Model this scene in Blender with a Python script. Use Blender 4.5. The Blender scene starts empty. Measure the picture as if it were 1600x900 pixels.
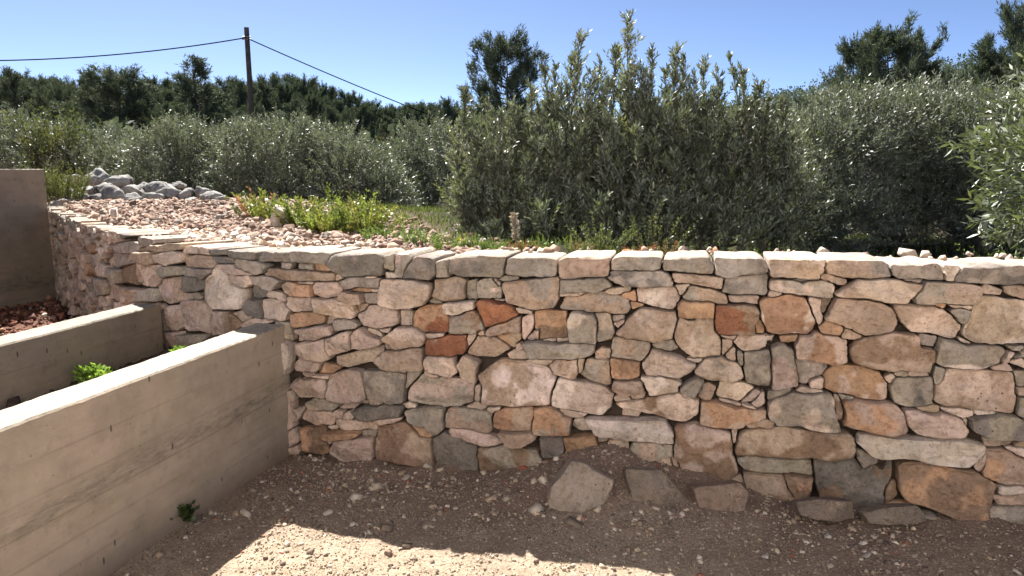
import bpy, math, random
import numpy as np
from mathutils import Vector, Matrix

R = math.radians
rng = np.random.default_rng(7)
random.seed(7)
SC = bpy.context.scene
COL = SC.collection

# ------------------------------------------------------------------ camera, sky, sun, exposure
F = 1155.0; PITCH = R(8.86); CAMH = 1.6
cam_d = bpy.data.cameras.new('camera'); cam = bpy.data.objects.new('camera', cam_d)
COL.objects.link(cam); SC.camera = cam
cam.location = (0, 0, CAMH); cam.rotation_euler = (math.pi/2 - PITCH, 0, 0)
cam_d.sensor_width = 36.0; cam_d.lens = 36.0*F/1600.0
cam_d.clip_start = 0.05; cam_d.clip_end = 4000

SUN_H = (-0.36, 0.82)            # horizontal direction towards the sun per unit height
el = math.atan(1/math.hypot(*SUN_H)); az = math.atan2(SUN_H[0], SUN_H[1])   # az from +Y towards +X
world = bpy.data.worlds.new('World'); SC.world = world; world.use_nodes = True
wn = world.node_tree.nodes; wl = world.node_tree.links
bg = wn['Background']; sky = wn.new('ShaderNodeTexSky'); sky.sky_type = 'NISHITA'; sky.sun_disc = False
sky.sun_elevation = el; sky.sun_rotation = az; sky.air_density = 0.33; sky.dust_density = 0.25; sky.ozone_density = 2.2
sky.altitude = 50
wl.new(sky.outputs[0], bg.inputs[0]); bg.inputs[1].default_value = 0.050
sd = bpy.data.lights.new('sun', 'SUN'); sun = bpy.data.objects.new('sun', sd); COL.objects.link(sun)
sd.energy = 4.7; sd.angle = R(0.5); sd.color = (1.0, 0.955, 0.89)
sun.rotation_euler = Vector((SUN_H[0], SUN_H[1], 1.0)).to_track_quat('Z', 'Y').to_euler()
vs = SC.view_settings; vs.view_transform = 'Standard'; vs.look = 'None'; vs.gamma = 1.0; vs.exposure = 2.12
SC.cycles.max_bounces = 6; SC.cycles.transparent_max_bounces = 6; SC.cycles.volume_bounces = 0

# ------------------------------------------------------------------ pixel <-> world on real surfaces
def ray(u, v):
    a = (u-800)/F; b = (450-v)/F
    return np.array([a, math.cos(PITCH) + b*math.sin(PITCH), -math.sin(PITCH) + b*math.cos(PITCH)])
def at_z(u, v, z):
    d = ray(u, v); t = (z-CAMH)/d[2]; return np.array([d[0]*t, d[1]*t, z])
def at_y(u, v, Y):
    d = ray(u, v); t = Y/d[1]; return np.array([d[0]*t, Y, CAMH + d[2]*t])

# ------------------------------------------------------------------ numpy noise
def _h(ix, iy, iz, seed):
    n = (ix.astype(np.int64)*374761393 + iy.astype(np.int64)*668265263 + iz.astype(np.int64)*2147483647 + seed*974711) & 0xffffffff
    n = ((n ^ (n >> 13))*1274126177) & 0xffffffff
    n = n ^ (n >> 16)
    return (n & 0xffff)/65535.0
def vnoise(p, scale=1.0, seed=0):
    p = np.asarray(p, float)*scale
    i = np.floor(p).astype(np.int64); f = p - i; f = f*f*(3-2*f)
    x, y, z = i[..., 0], i[..., 1], i[..., 2]; fx, fy, fz = f[..., 0], f[..., 1], f[..., 2]
    r = 0
    for dx in (0, 1):
        for dy in (0, 1):
            for dz in (0, 1):
                r = r + _h(x+dx, y+dy, z+dz, seed)*(fx if dx else 1-fx)*(fy if dy else 1-fy)*(fz if dz else 1-fz)
    return r*2-1
def fbm(p, scale=1.0, seed=0, oct=4):
    r = 0; a = 1.0; t = 0
    for o in range(oct):
        r = r + a*vnoise(p, scale*2**o, seed+o*17); t += a; a *= 0.5
    return r/t

# ------------------------------------------------------------------ object helpers
def tag(o, label=None, cat=None, group=None, kind=None):
    if label: o['label'] = label
    if cat: o['category'] = cat
    if group: o['group'] = group
    if kind: o['kind'] = kind
    return o
def empty(name, loc, rz=0):
    o = bpy.data.objects.new(name, None); COL.objects.link(o); o.location = loc; o.rotation_euler = (0, 0, rz)
    o.empty_display_size = 0.1
    return o
def mesh_np(name, V, faces, mat, parent=None, col=None, smooth=False, loc=None):
    """V (n,3); faces = (k,3|4) array or list of such arrays; col (n,4) per-vertex colour"""
    if not isinstance(faces, (list, tuple)): faces = [faces]
    faces = [np.asarray(f, np.int32) for f in faces if len(f)]
    me = bpy.data.meshes.new(name)
    me.vertices.add(len(V)); me.vertices.foreach_set('co', np.ascontiguousarray(V, np.float32).ravel())
    nl = sum(f.size for f in faces); npoly = sum(len(f) for f in faces)
    me.loops.add(nl); me.loops.foreach_set('vertex_index', np.concatenate([f.ravel() for f in faces]))
    me.polygons.add(npoly)
    tot = np.concatenate([np.full(len(f), f.shape[1], np.int32) for f in faces])
    st = np.concatenate([[0], np.cumsum(tot)[:-1]]).astype(np.int32)
    me.polygons.foreach_set('loop_start', st)
    me.polygons.foreach_set('loop_total', tot)
    if smooth: me.polygons.foreach_set('use_smooth', np.ones(npoly, bool))
    if col is not None:
        a = me.color_attributes.new('tint', 'FLOAT_COLOR', 'POINT')
        c = np.ones((len(V), 4), np.float32); c[:, :col.shape[1]] = col
        a.data.foreach_set('color', c.ravel())
    me.update(calc_edges=True); me.validate()
    me.materials.append(mat)
    o = bpy.data.objects.new(name, me); COL.objects.link(o)
    if parent: o.parent = parent
    if loc is not None: o.location = loc
    return o
def copy_thing(root):
    r = root.copy(); COL.objects.link(r)
    for ch in root.children:
        c = ch.copy(); COL.objects.link(c); c.parent = r
    return r
class Acc:
    def __init__(s): s.V = []; s.T = []; s.Q = []; s.C = []; s.n = 0
    def add(s, V, faces, col=None):
        V = np.asarray(V, float); faces = np.asarray(faces, np.int64)
        if len(V) == 0: return
        (s.T if faces.shape[1] == 3 else s.Q).append(faces + s.n)
        s.V.append(V); s.n += len(V)
        c = np.ones((len(V), 3))*0.5 if col is None else np.broadcast_to(np.asarray(col, float), (len(V), 3))
        s.C.append(c)
    def more(s, faces, base):
        faces = np.asarray(faces, np.int64); (s.T if faces.shape[1] == 3 else s.Q).append(faces + base)
    def build(s, name, mat, parent=None, smooth=False, origin=None):
        V = np.concatenate(s.V); C = np.concatenate(s.C)
        if origin is not None: V = V - np.asarray(origin)
        fs = []
        if s.T: fs.append(np.concatenate(s.T))
        if s.Q: fs.append(np.concatenate(s.Q))
        return mesh_np(name, V, fs, mat, parent, C, smooth, loc=None if (origin is None or parent) else origin)
def tube(acc, pts, radii, sides=6, col=None):
    pts = np.asarray(pts, float); n = len(pts)
    tan = np.gradient(pts, axis=0); tan /= np.linalg.norm(tan, axis=1)[:, None]+1e-9
    ref = np.array([0.3, 0.2, 1.0]); 
    if abs(tan[0, 2]) > .8: ref = np.array([1.0, .1, 0])
    a = np.cross(tan, ref); a /= np.linalg.norm(a, axis=1)[:, None]+1e-9
    b = np.cross(tan, a)
    th = np.linspace(0, 2*math.pi, sides, endpoint=False)
    V = pts[:, None, :] + np.asarray(radii)[:, None, None]*(np.cos(th)[None, :, None]*a[:, None, :] + np.sin(th)[None, :, None]*b[:, None, :])
    q = []
    for i in range(n-1):
        for k in range(sides):
            k2 = (k+1) % sides
            q.append([i*sides+k, i*sides+k2, (i+1)*sides+k2, (i+1)*sides+k])
    acc.add(V.reshape(-1, 3), q, col)

# ------------------------------------------------------------------ materials
def new_mat(name):
    m = bpy.data.materials.new(name); m.use_nodes = True
    nt = m.node_tree; return m, nt.nodes, nt.links, nt.nodes['Principled BSDF']
def N(nodes, t, **kw):
    n = nodes.new(t)
    for k, v in kw.items():
        if k.startswith('i_'):
            key = k[2:]; n.inputs[int(key) if key.isdigit() else key.replace('_', ' ')].default_value = v
        else: setattr(n, k, v)
    return n
def noise_node(nodes, links, coord, scale, detail=5, rough=.6):
    n = N(nodes, 'ShaderNodeTexNoise'); n.inputs['Scale'].default_value = scale
    n.inputs['Detail'].default_value = detail; n.inputs['Roughness'].default_value = rough
    links.new(coord, n.inputs['Vector']); return n.outputs['Fac']
def ramp(nodes, links, fac, stops):
    r = nodes.new('ShaderNodeValToRGB'); cr = r.color_ramp
    while len(cr.elements) < len(stops): cr.elements.new(0.5)
    for e, (p, c) in zip(cr.elements, stops):
        e.position = p; e.color = (c, c, c, 1) if isinstance(c, (int, float)) else (*c, 1)
    links.new(fac, r.inputs[0]); return r.outputs[0]
def mix(nodes, links, fac, a, b, mode='MIX'):
    m = nodes.new('ShaderNodeMix'); m.data_type = 'RGBA'; m.blend_type = mode
    for sock, v in ((m.inputs[0], fac), (m.inputs[6], a), (m.inputs[7], b)):
        if isinstance(v, (int, float)): sock.default_value = v
        elif isinstance(v, tuple): sock.default_value = (*v, 1)
        else: links.new(v, sock)
    return m.outputs[2]
def bump(nodes, links, bsdf, h, strength, dist, prev=None):
    b = nodes.new('ShaderNodeBump'); b.inputs['Strength'].default_value = strength; b.inputs['Distance'].default_value = dist
    links.new(h, b.inputs['Height'])
    if prev: links.new(prev, b.inputs['Normal'])
    links.new(b.outputs[0], bsdf.inputs['Normal']); return b.outputs[0]

def stone_material():
    m, n, l, b = new_mat('limestone')
    co = n.new('ShaderNodeTexCoord').outputs['Object']
    at = N(n, 'ShaderNodeAttribute', attribute_name='tint').outputs['Color']
    n1 = noise_node(n, l, co, 9, 6, .65); n2 = noise_node(n, l, co, 34, 6, .7); n3 = noise_node(n, l, co, 130, 4, .7)
    c = mix(n, l, ramp(n, l, n1, [(.36, 0), (.62, 1)]), at, (.86, .82, .77), 'MULTIPLY')
    c = mix(n, l, ramp(n, l, n1, [(.58, 0), (.68, .35)]), c, (.56, .47, .39))
    c = mix(n, l, ramp(n, l, n2, [(.50, 0), (.66, .75)]), c, (.55, .50, .44), 'MULTIPLY')
    # thin veins and cracks
    rd = N(n, 'ShaderNodeTexNoise'); rd.inputs['Scale'].default_value = 7; rd.inputs['Detail'].default_value = 7; rd.inputs['Roughness'].default_value = .62; rd.inputs['Distortion'].default_value = .5
    off = N(n, 'ShaderNodeMapping'); off.inputs['Location'].default_value = (3.3, 7.1, 1.9); off.inputs['Scale'].default_value = (1, 1, 1.6); l.new(co, off.inputs['Vector']); l.new(off.outputs[0], rd.inputs['Vector'])
    vein = ramp(n, l, rd.outputs['Fac'], [(.488, 0), (.497, .8), (.503, .8), (.512, 0)])
    c = mix(n, l, mix(n, l, .5, (0, 0, 0), vein), c, (.45, .37, .31), 'MULTIPLY')
    n0 = noise_node(n, l, co, 4.2, 5, .7)
    c = mix(n, l, 1.0, c, ramp(n, l, n0, [(.36, .80), (.48, 1.04), (.64, 1.25)]), 'MULTIPLY')
    c = mix(n, l, ramp(n, l, n3, [(.30, .85), (.42, 0)]), c, (.50, .46, .42), 'MULTIPLY')
    c = mix(n, l, ramp(n, l, n3, [(.60, 0), (.74, .35)]), c, (.55, .50, .43))
    # little pits
    vo = N(n, 'ShaderNodeTexVoronoi'); vo.inputs['Scale'].default_value = 22; l.new(co, vo.inputs['Vector'])
    pit = ramp(n, l, vo.outputs['Distance'], [(.07, 1), (.13, 0)])
    gate = ramp(n, l, noise_node(n, l, co, 5, 2), [(.56, 0), (.62, 1)])
    pg = mix(n, l, 1.0, pit, gate, 'MULTIPLY')
    c = mix(n, l, pg, c, (.12, .09, .07))
    l.new(c, b.inputs['Base Color']); b.inputs['Roughness'].default_value = .92; b.inputs['Specular IOR Level'].default_value = .25
    p = bump(n, l, b, n1, 1.0, .03); p = bump(n, l, b, n2, 1.0, .02, p); p = bump(n, l, b, n3, .8, .005, p)
    return m
def simple_noise_mat(name, cols, scale, bumps=(), rough=.95, scale2=None, useattr=False, spec=.2):
    m, n, l, b = new_mat(name)
    co = n.new('ShaderNodeTexCoord').outputs['Object']
    f = noise_node(n, l, co, scale, 8, .65)
    c = ramp(n, l, f, cols)
    if useattr:
        at = N(n, 'ShaderNodeAttribute', attribute_name='tint').outputs['Color']
        c = mix(n, l, 1.0, at, c, 'MULTIPLY')
    if scale2:
        f2 = noise_node(n, l, co, scale2, 4, .8)
        c = mix(n, l, 1.0, c, ramp(n, l, f2, [(.35, .55), (.65, 1.0)]), 'MULTIPLY')
    l.new(c, b.inputs['Base Color']); b.inputs['Roughness'].default_value = rough; b.inputs['Specular IOR Level'].default_value = spec
    p = None
    for s, st, d in bumps: p = bump(n, l, b, noise_node(n, l, co, s, 5, .7), st, d, p)
    return m
def leaf_material(name, rough=.38, trans=.22, spec=.6, under=(.30, .34, .27)):
    m, n, l, b = new_mat(name)
    at = N(n, 'ShaderNodeAttribute', attribute_name='tint').outputs['Color']
    geo = n.new('ShaderNodeNewGeometry')
    c = mix(n, l, geo.outputs['Backfacing'], at, mix(n, l, .5, at, under)) if under else at
    l.new(c, b.inputs['Base Color']); b.inputs['Roughness'].default_value = rough; b.inputs['Specular IOR Level'].default_value = spec
    tr = n.new('ShaderNodeBsdfTranslucent'); l.new(mix(n, l, .22, at, (.30, .36, .05)), tr.inputs['Color'])
    ms = n.new('ShaderNodeMixShader'); ms.inputs[0].default_value = trans
    l.new(b.outputs[0], ms.inputs[1]); l.new(tr.outputs[0], ms.inputs[2])
    l.new(ms.outputs[0], n['Material Output'].inputs['Surface'])
    return m
def concrete_material(name='cast_concrete', dark=1.0):
    m, n, l, b = new_mat(name)
    co = n.new('ShaderNodeTexCoord').outputs['Object']
    mp = N(n, 'ShaderNodeMapping'); mp.inputs['Scale'].default_value = (1, 1, 6); l.new(co, mp.inputs['Vector'])
    str_ = noise_node(n, l, mp.outputs[0], 2.2, 7, .6)
    big = noise_node(n, l, co, 2.0, 5, .6); med = noise_node(n, l, co, 14, 6, .65); fin = noise_node(n, l, co, 120, 4, .7)
    c = ramp(n, l, big, [(.3, (.335, .275, .21)), (.5, (.41, .335, .255)), (.7, (.455, .36, .28))])
    c = mix(n, l, ramp(n, l, str_, [(.45, 0), (.66, .55)]), c, (.34, .275, .20))
    c = mix(n, l, ramp(n, l, med, [(.56, 0), (.72, .45)]), c, (.22, .185, .145))
    # dark grout leak bands along the board joint
    sx = N(n, 'ShaderNodeSeparateXYZ'); l.new(co, sx.inputs[0])
    wob = N(n, 'ShaderNodeMath', operation='MULTIPLY_ADD'); l.new(med, wob.inputs[0]); wob.inputs[1].default_value = .10; l.new(sx.outputs[2], wob.inputs[2])
    band = ramp(n, l, wob.outputs[0], [(.37, 0), (.43, .8), (.47, .5), (.53, 0)])
    band2 = mix(n, l, 1.0, band, ramp(n, l, noise_node(n, l, mp.outputs[0], 9, 8, .75), [(.42, 0), (.60, 1)]), 'MULTIPLY')
    c = mix(n, l, band2, c, (.17, .145, .115))
    # board joint line
    jl = ramp(n, l, sx.outputs[2], [(.344, 0), (.3475, 1), (.3525, 1), (.356, 0)])
    c = mix(n, l, mix(n, l, .35, (0, 0, 0), jl), c, (.15, .12, .09))
    for zz in (.125, .235, .465, .60):
        jj = ramp(n, l, sx.outputs[2], [(zz-.006, 0), (zz-.002, 1), (zz+.002, 1), (zz+.006, 0)])
        c = mix(n, l, mix(n, l, 1.0, mix(n, l, .3, (0, 0, 0), jj), ramp(n, l, big, [(.4, 0), (.6, 1)]), 'MULTIPLY'), c, (.16, .13, .10))
    base_ = ramp(n, l, wob.outputs[0], [(.03, .75), (.13, .25), (.20, 0)])
    c = mix(n, l, base_, c, (.20, .145, .105))
    # scratches and voids
    mp2 = N(n, 'ShaderNodeMapping'); mp2.inputs['Scale'].default_value = (9, 9, 3.2); l.new(co, mp2.inputs['Vector'])
    vo = N(n, 'ShaderNodeTexVoronoi'); vo.inputs['Scale'].default_value = 1.6; l.new(mp2.outputs[0], vo.inputs['Vector'])
    v1 = ramp(n, l, vo.outputs['Distance'], [(.06, .9), (.10, 0)])
    vo2 = N(n, 'ShaderNodeTexVoronoi'); vo2.inputs['Scale'].default_value = 26; l.new(co, vo2.inputs['Vector'])
    v2 = mix(n, l, 1.0, ramp(n, l, vo2.outputs['Distance'], [(.05, .8), (.10, 0)]), ramp(n, l, med, [(.46, 0), (.54, 1)]), 'MULTIPLY')
    vv = mix(n, l, 1.0, v1, v2, 'ADD')
    c = mix(n, l, vv, c, (.09, .075, .06))
    # the floated top is sandy, its colour darkened to offset the strong sun
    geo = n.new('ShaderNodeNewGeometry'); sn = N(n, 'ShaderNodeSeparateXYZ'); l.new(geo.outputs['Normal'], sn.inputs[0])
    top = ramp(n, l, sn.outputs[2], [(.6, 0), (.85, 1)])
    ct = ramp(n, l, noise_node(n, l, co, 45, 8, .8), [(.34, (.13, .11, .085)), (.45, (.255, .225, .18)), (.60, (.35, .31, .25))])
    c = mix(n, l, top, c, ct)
    big2 = noise_node(n, l, co, 3.1, 8, .7)
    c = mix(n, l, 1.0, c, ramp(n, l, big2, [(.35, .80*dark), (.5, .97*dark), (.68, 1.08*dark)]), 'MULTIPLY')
    l.new(c, b.inputs['Base Color']); b.inputs['Roughness'].default_value = .9; b.inputs['Specular IOR Level'].default_value = .25
    p = bump(n, l, b, str_, .5, .02); p = bump(n, l, b, med, .4, .012, p); p = bump(n, l, b, fin, .45, .0025, p)
    return m

M_stone = stone_material()
M_conc = concrete_material(); M_conc2 = concrete_material('bed_shade_concrete', .74); M_conc3 = concrete_material('old_dark_concrete', .60)  # second wall's copy carries the narrow bed's shade in its colour
M_core = simple_noise_mat('wall_core_earth', [(.3, (.035, .026, .02)), (.7, (.09, .065, .05))], 20, [(40, 1, .02)])
M_rubble = simple_noise_mat('broken_stone', [(.3, .72), (.7, 1.12)], 30, [(60, .6, .01)], useattr=True)
M_rock = simple_noise_mat('weathered_rock', [(.32, (.12, .115, .11)), (.45, (.27, .26, .245)), (.64, (.46, .445, .42))], 7, [(9, .8, .05), (40, .8, .015)], scale2=40)
M_bark = simple_noise_mat('bark', [(.3, (.06, .05, .04)), (.7, (.16, .14, .115))], 14, [(30, .9, .02)])
M_olive = leaf_material('olive_leaf', .50, .22, .55)
M_pine = leaf_material('pine_needles', .8, .12, .15, None)
M_weed = leaf_material('fresh_leaf', .45, .35, .4, None)
M_dry = leaf_material('dry_leaf', .8, .2, .1, None)
M_pole = simple_noise_mat('weathered_timber', [(.3, (.055, .045, .038)), (.7, (.11, .09, .075))], 6, [(30, .5, .01)])
def metal_mat():
    m, n, l, b = new_mat('galvanised_fitting'); b.inputs['Base Color'].default_value = (.25, .25, .25, 1); b.inputs['Metallic'].default_value = .8; b.inputs['Roughness'].default_value = .5; return m
def cable_mat():
    m, n, l, b = new_mat('black_cable'); b.inputs['Base Color'].default_value = (.008, .008, .009, 1); b.inputs['Roughness'].default_value = 1; b.inputs['Specular IOR Level'].default_value = 0; return m
M_metal = metal_mat(); M_cable = cable_mat()

def ground_material():
    m, n, l, b = new_mat('stony_soil')
    co = n.new('ShaderNodeTexCoord').outputs['Object']
    at = N(n, 'ShaderNodeAttribute', attribute_name='tint').outputs['Color']
    med = noise_node(n, l, co, 6, 8, .7); fin = noise_node(n, l, co, 70, 6, .8); vf = noise_node(n, l, co, 260, 3, .8)
    c = mix(n, l, 1.0, at, ramp(n, l, med, [(.3, .72), (.7, 1.18)]), 'MULTIPLY')
    c = mix(n, l, 1.0, c, ramp(n, l, fin, [(.35, .55), (.5, 1.0), (.68, 1.45)]), 'MULTIPLY')
    c = mix(n, l, 1.0, c, ramp(n, l, vf, [(.35, .6), (.65, 1.25)]), 'MULTIPLY')
    l.new(c, b.inputs['Base Color']); b.inputs['Roughness'].default_value = .97; b.inputs['Specular IOR Level'].default_value = .1
    p = bump(n, l, b, fin, .8, .015); p = bump(n, l, b, vf, .8, .004, p)
    return m
M_ground = ground_material()

# ------------------------------------------------------------------ the plan of the stone wall
# face line, from far left to right (world x, y)
ctrl = np.array([(-6.3, 9.9), (-5.46, 8.75), (-4.75, 7.75), (-3.95, 6.72), (-3.2, 5.75), (-2.55, 5.02), (-1.95, 4.47), (-1.5, 4.18), (-1.1, 4.03), (-.4, 3.85),
                 (.648, 3.603), (2.23, 3.218), (3.4, 2.93), (5.2, 2.50)])
def chaikin(p, k=2):
    for _ in range(k):
        q = [p[0]]
        for a, b in zip(p[:-1], p[1:]): q += [a*.75+b*.25, a*.25+b*.75]
        q.append(p[-1]); p = np.array(q)
    return p
PL = chaikin(ctrl, 2)
seg = np.linalg.norm(np.diff(PL, axis=0), axis=1); SL = np.concatenate([[0], np.cumsum(seg)]); SMAX = SL[-1]
def P_of_s(s):
    return np.stack([np.interp(s, SL, PL[:, 0]), np.interp(s, SL, PL[:, 1])], -1)
def T_of_s(s):
    a = P_of_s(np.asarray(s)-.08); b = P_of_s(np.asarray(s)+.08); d = b-a
    return d/(np.linalg.norm(d, axis=-1, keepdims=True)+1e-9)
def wall_xyz(s, z, w):
    """w = out of the wall towards the yard"""
    s = np.asarray(s, float); p = P_of_s(s); t = T_of_s(s)
    n = np.stack([t[..., 1], -t[..., 0]], -1)
    q = p + n*np.asarray(w)[..., None]
    return np.concatenate([q, np.broadcast_to(np.asarray(z, float)[..., None], q[..., :1].shape)], -1)
def pix_to_wall(u, v):
    d = ray(u, v); best = None
    for i in range(len(PL)-1):
        A, B = PL[i], PL[i+1]; e = B-A
        # t*d = A + k*e
        det = d[0]*(-e[1]) + e[0]*d[1]
        if abs(det) < 1e-9: continue
        t = (A[0]*(-e[1]) + e[0]*A[1])/det
        k = (d[0]*A[1] - d[1]*A[0])/det
        if t > 0 and -1e-6 <= k <= 1+1e-6:
            if best is None or t < best[0]: best = (t, SL[i] + k*seg[i], CAMH + d[2]*t)
    return best[1], best[2]
def signed_out(x, y):
    """distance in front (+, yard side) of the wall face line and s"""
    pts = np.stack([x, y], -1); best = np.full(x.shape, 1e9); sg = np.zeros(x.shape); ss = np.zeros(x.shape)
    P2 = np.vstack([PL[0]+(PL[0]-PL[1])*600, PL, PL[-1]+(PL[-1]-PL[-2])*600])
    off = -SL[0]
    for i in range(len(P2)-1):
        A, B = P2[i], P2[i+1]; e = B-A; L = e@e
        k = np.clip(((pts-A)@e)/L, 0, 1); q = pts-A-k[..., None]*e; dd = np.hypot(q[..., 0], q[..., 1])
        side = (pts[..., 0]-A[0])*e[1] - (pts[..., 1]-A[1])*e[0]
        m = dd < best
        best = np.where(m, dd, best); sg = np.where(m, np.sign(side), sg)
        s0 = SL[i-1] if 1 <= i < len(SL) else (0 if i == 0 else SMAX)
        ss = np.where(m, s0 + (k*math.sqrt(L) if 1 <= i < len(SL) else 0), ss)
    return best*sg, ss

# height of the ground in front of the wall (world x,y)
bank_pts = [(447, 712), (600, 725), (750, 742), (850, 725), (905, 700), (960, 692), (1050, 730), (1150, 758), (1250, 790), (1400, 803), (1560, 815)]
bs = []; bz = []
for (u, v) in bank_pts:
    s_, z_ = pix_to_wall(u, v); bs.append(s_); bz.append(z_)
def yard_z(x, y):
    d, s = signed_out(x, y)
    bank = np.interp(s, bs, bz, left=bz[0], right=bz[-1])
    p3 = np.stack([x, y, np.zeros_like(x)], -1)
    h = bank*np.exp(-(np.clip(d, 0, 9)/.42)**1.4) + .012*fbm(p3, 2.2, 3, 3)
    h = h + .05*np.exp(-np.clip(d, 0, 9)/.10)*np.clip(fbm(p3, 5, 9, 2), 0, 1)
    return h
def back_z(x, y):
    r = np.clip((y-4)/8, 0, 1)
    left = np.clip((-x-0.2)/3, 0, 1)
    h = 1.06 + .16*left*r + .05*left
    h = h - np.clip((y-9)/25, 0, 1)*1.0
    h = h - .34*np.clip((x+.1*(y-4)-.6)/1.6, 0, 1)*np.clip((y-3.2-(2.2-x)*.25)/1.6, 0, 1)
    p3 = np.stack([x, y, np.zeros_like(x)], -1)
    h = h + .04*fbm(p3, 1.1, 5, 3)
    # far hills
    d = np.hypot(x, y)
    ang = np.arctan2(x, y)
    hill = 15*np.exp(-((ang-.44)/.16)**2) + 5*np.exp(-((ang+.10)/.16)**2) + 18*np.exp(-((ang-.66)/.16)**2)+10*np.exp(-((ang+.6)/.25)**2)+23
    h = h + hill*np.clip((d-90)/260, 0, 1)**1.5*np.clip(1.9-d/420, 0.25, 1)
    return h
def terrain_z(x, y):
    d, s = signed_out(x, y)
    k = np.clip((-d-.12)/.25, 0, 1)
    return yard_z(x, y)*(1-k) + back_z(x, y)*k

def build_ground():
    def axis(lo, hi, fine_lo, fine_hi, step, grow):
        a = list(np.arange(fine_lo, fine_hi, step)); s = step; v = fine_hi
        while v < hi: a.append(v); s *= grow; v += s
        a.append(hi); s = step; v = fine_lo - step; l = []
        while v > lo: l.append(v); s *= grow; v -= s
        l.append(lo); return np.array(l[::-1] + a)
    xs = axis(-1500, 1500, -2.2, 3.2, .022, 1.09); ys = axis(-300, 2500, 1.9, 4.6, .022, 1.07)
    X, Y = np.meshgrid(xs, ys); Z = terrain_z(X, Y)
    d, s = signed_out(X, Y); p3 = np.stack([X, Y, 0*X], -1)
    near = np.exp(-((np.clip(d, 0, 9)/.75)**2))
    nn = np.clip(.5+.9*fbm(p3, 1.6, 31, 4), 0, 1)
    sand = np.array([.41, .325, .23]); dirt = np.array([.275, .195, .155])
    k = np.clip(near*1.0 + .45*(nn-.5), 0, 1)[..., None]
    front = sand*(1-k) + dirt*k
    rub = np.array([.26, .175, .125]); grassy = np.array([.030, .027, .016])
    edge = np.clip((X + .9 + .25*(Y-4.3))/1.2 + .3*fbm(p3, .9, 8, 2), 0, 1)[..., None]
    far = np.clip((Y-11.5)/2, 0, 1)[..., None]
    e2 = np.maximum(edge, far)
    back = rub*(1-e2) + grassy*e2
    kk = np.clip((-d-.1)/.2, 0, 1)[..., None]
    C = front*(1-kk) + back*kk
    Z = Z + np.where((Y < 4.7) & (Y > 1.8) & (np.abs(X) < 4) & (d > 0), .006*fbm(p3, 22, 77, 3), 0)
    V = np.stack([X, Y, Z], -1).reshape(-1, 3); nx = len(xs); ny = len(ys)
    i = (np.arange(ny-1)[:, None]*nx + np.arange(nx-1)[None, :]).ravel()
    Q = np.stack([i, i+1, i+1+nx, i+nx], -1)
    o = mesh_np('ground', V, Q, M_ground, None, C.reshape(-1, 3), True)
    tag(o, kind='structure'); return o
build_ground()

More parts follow.
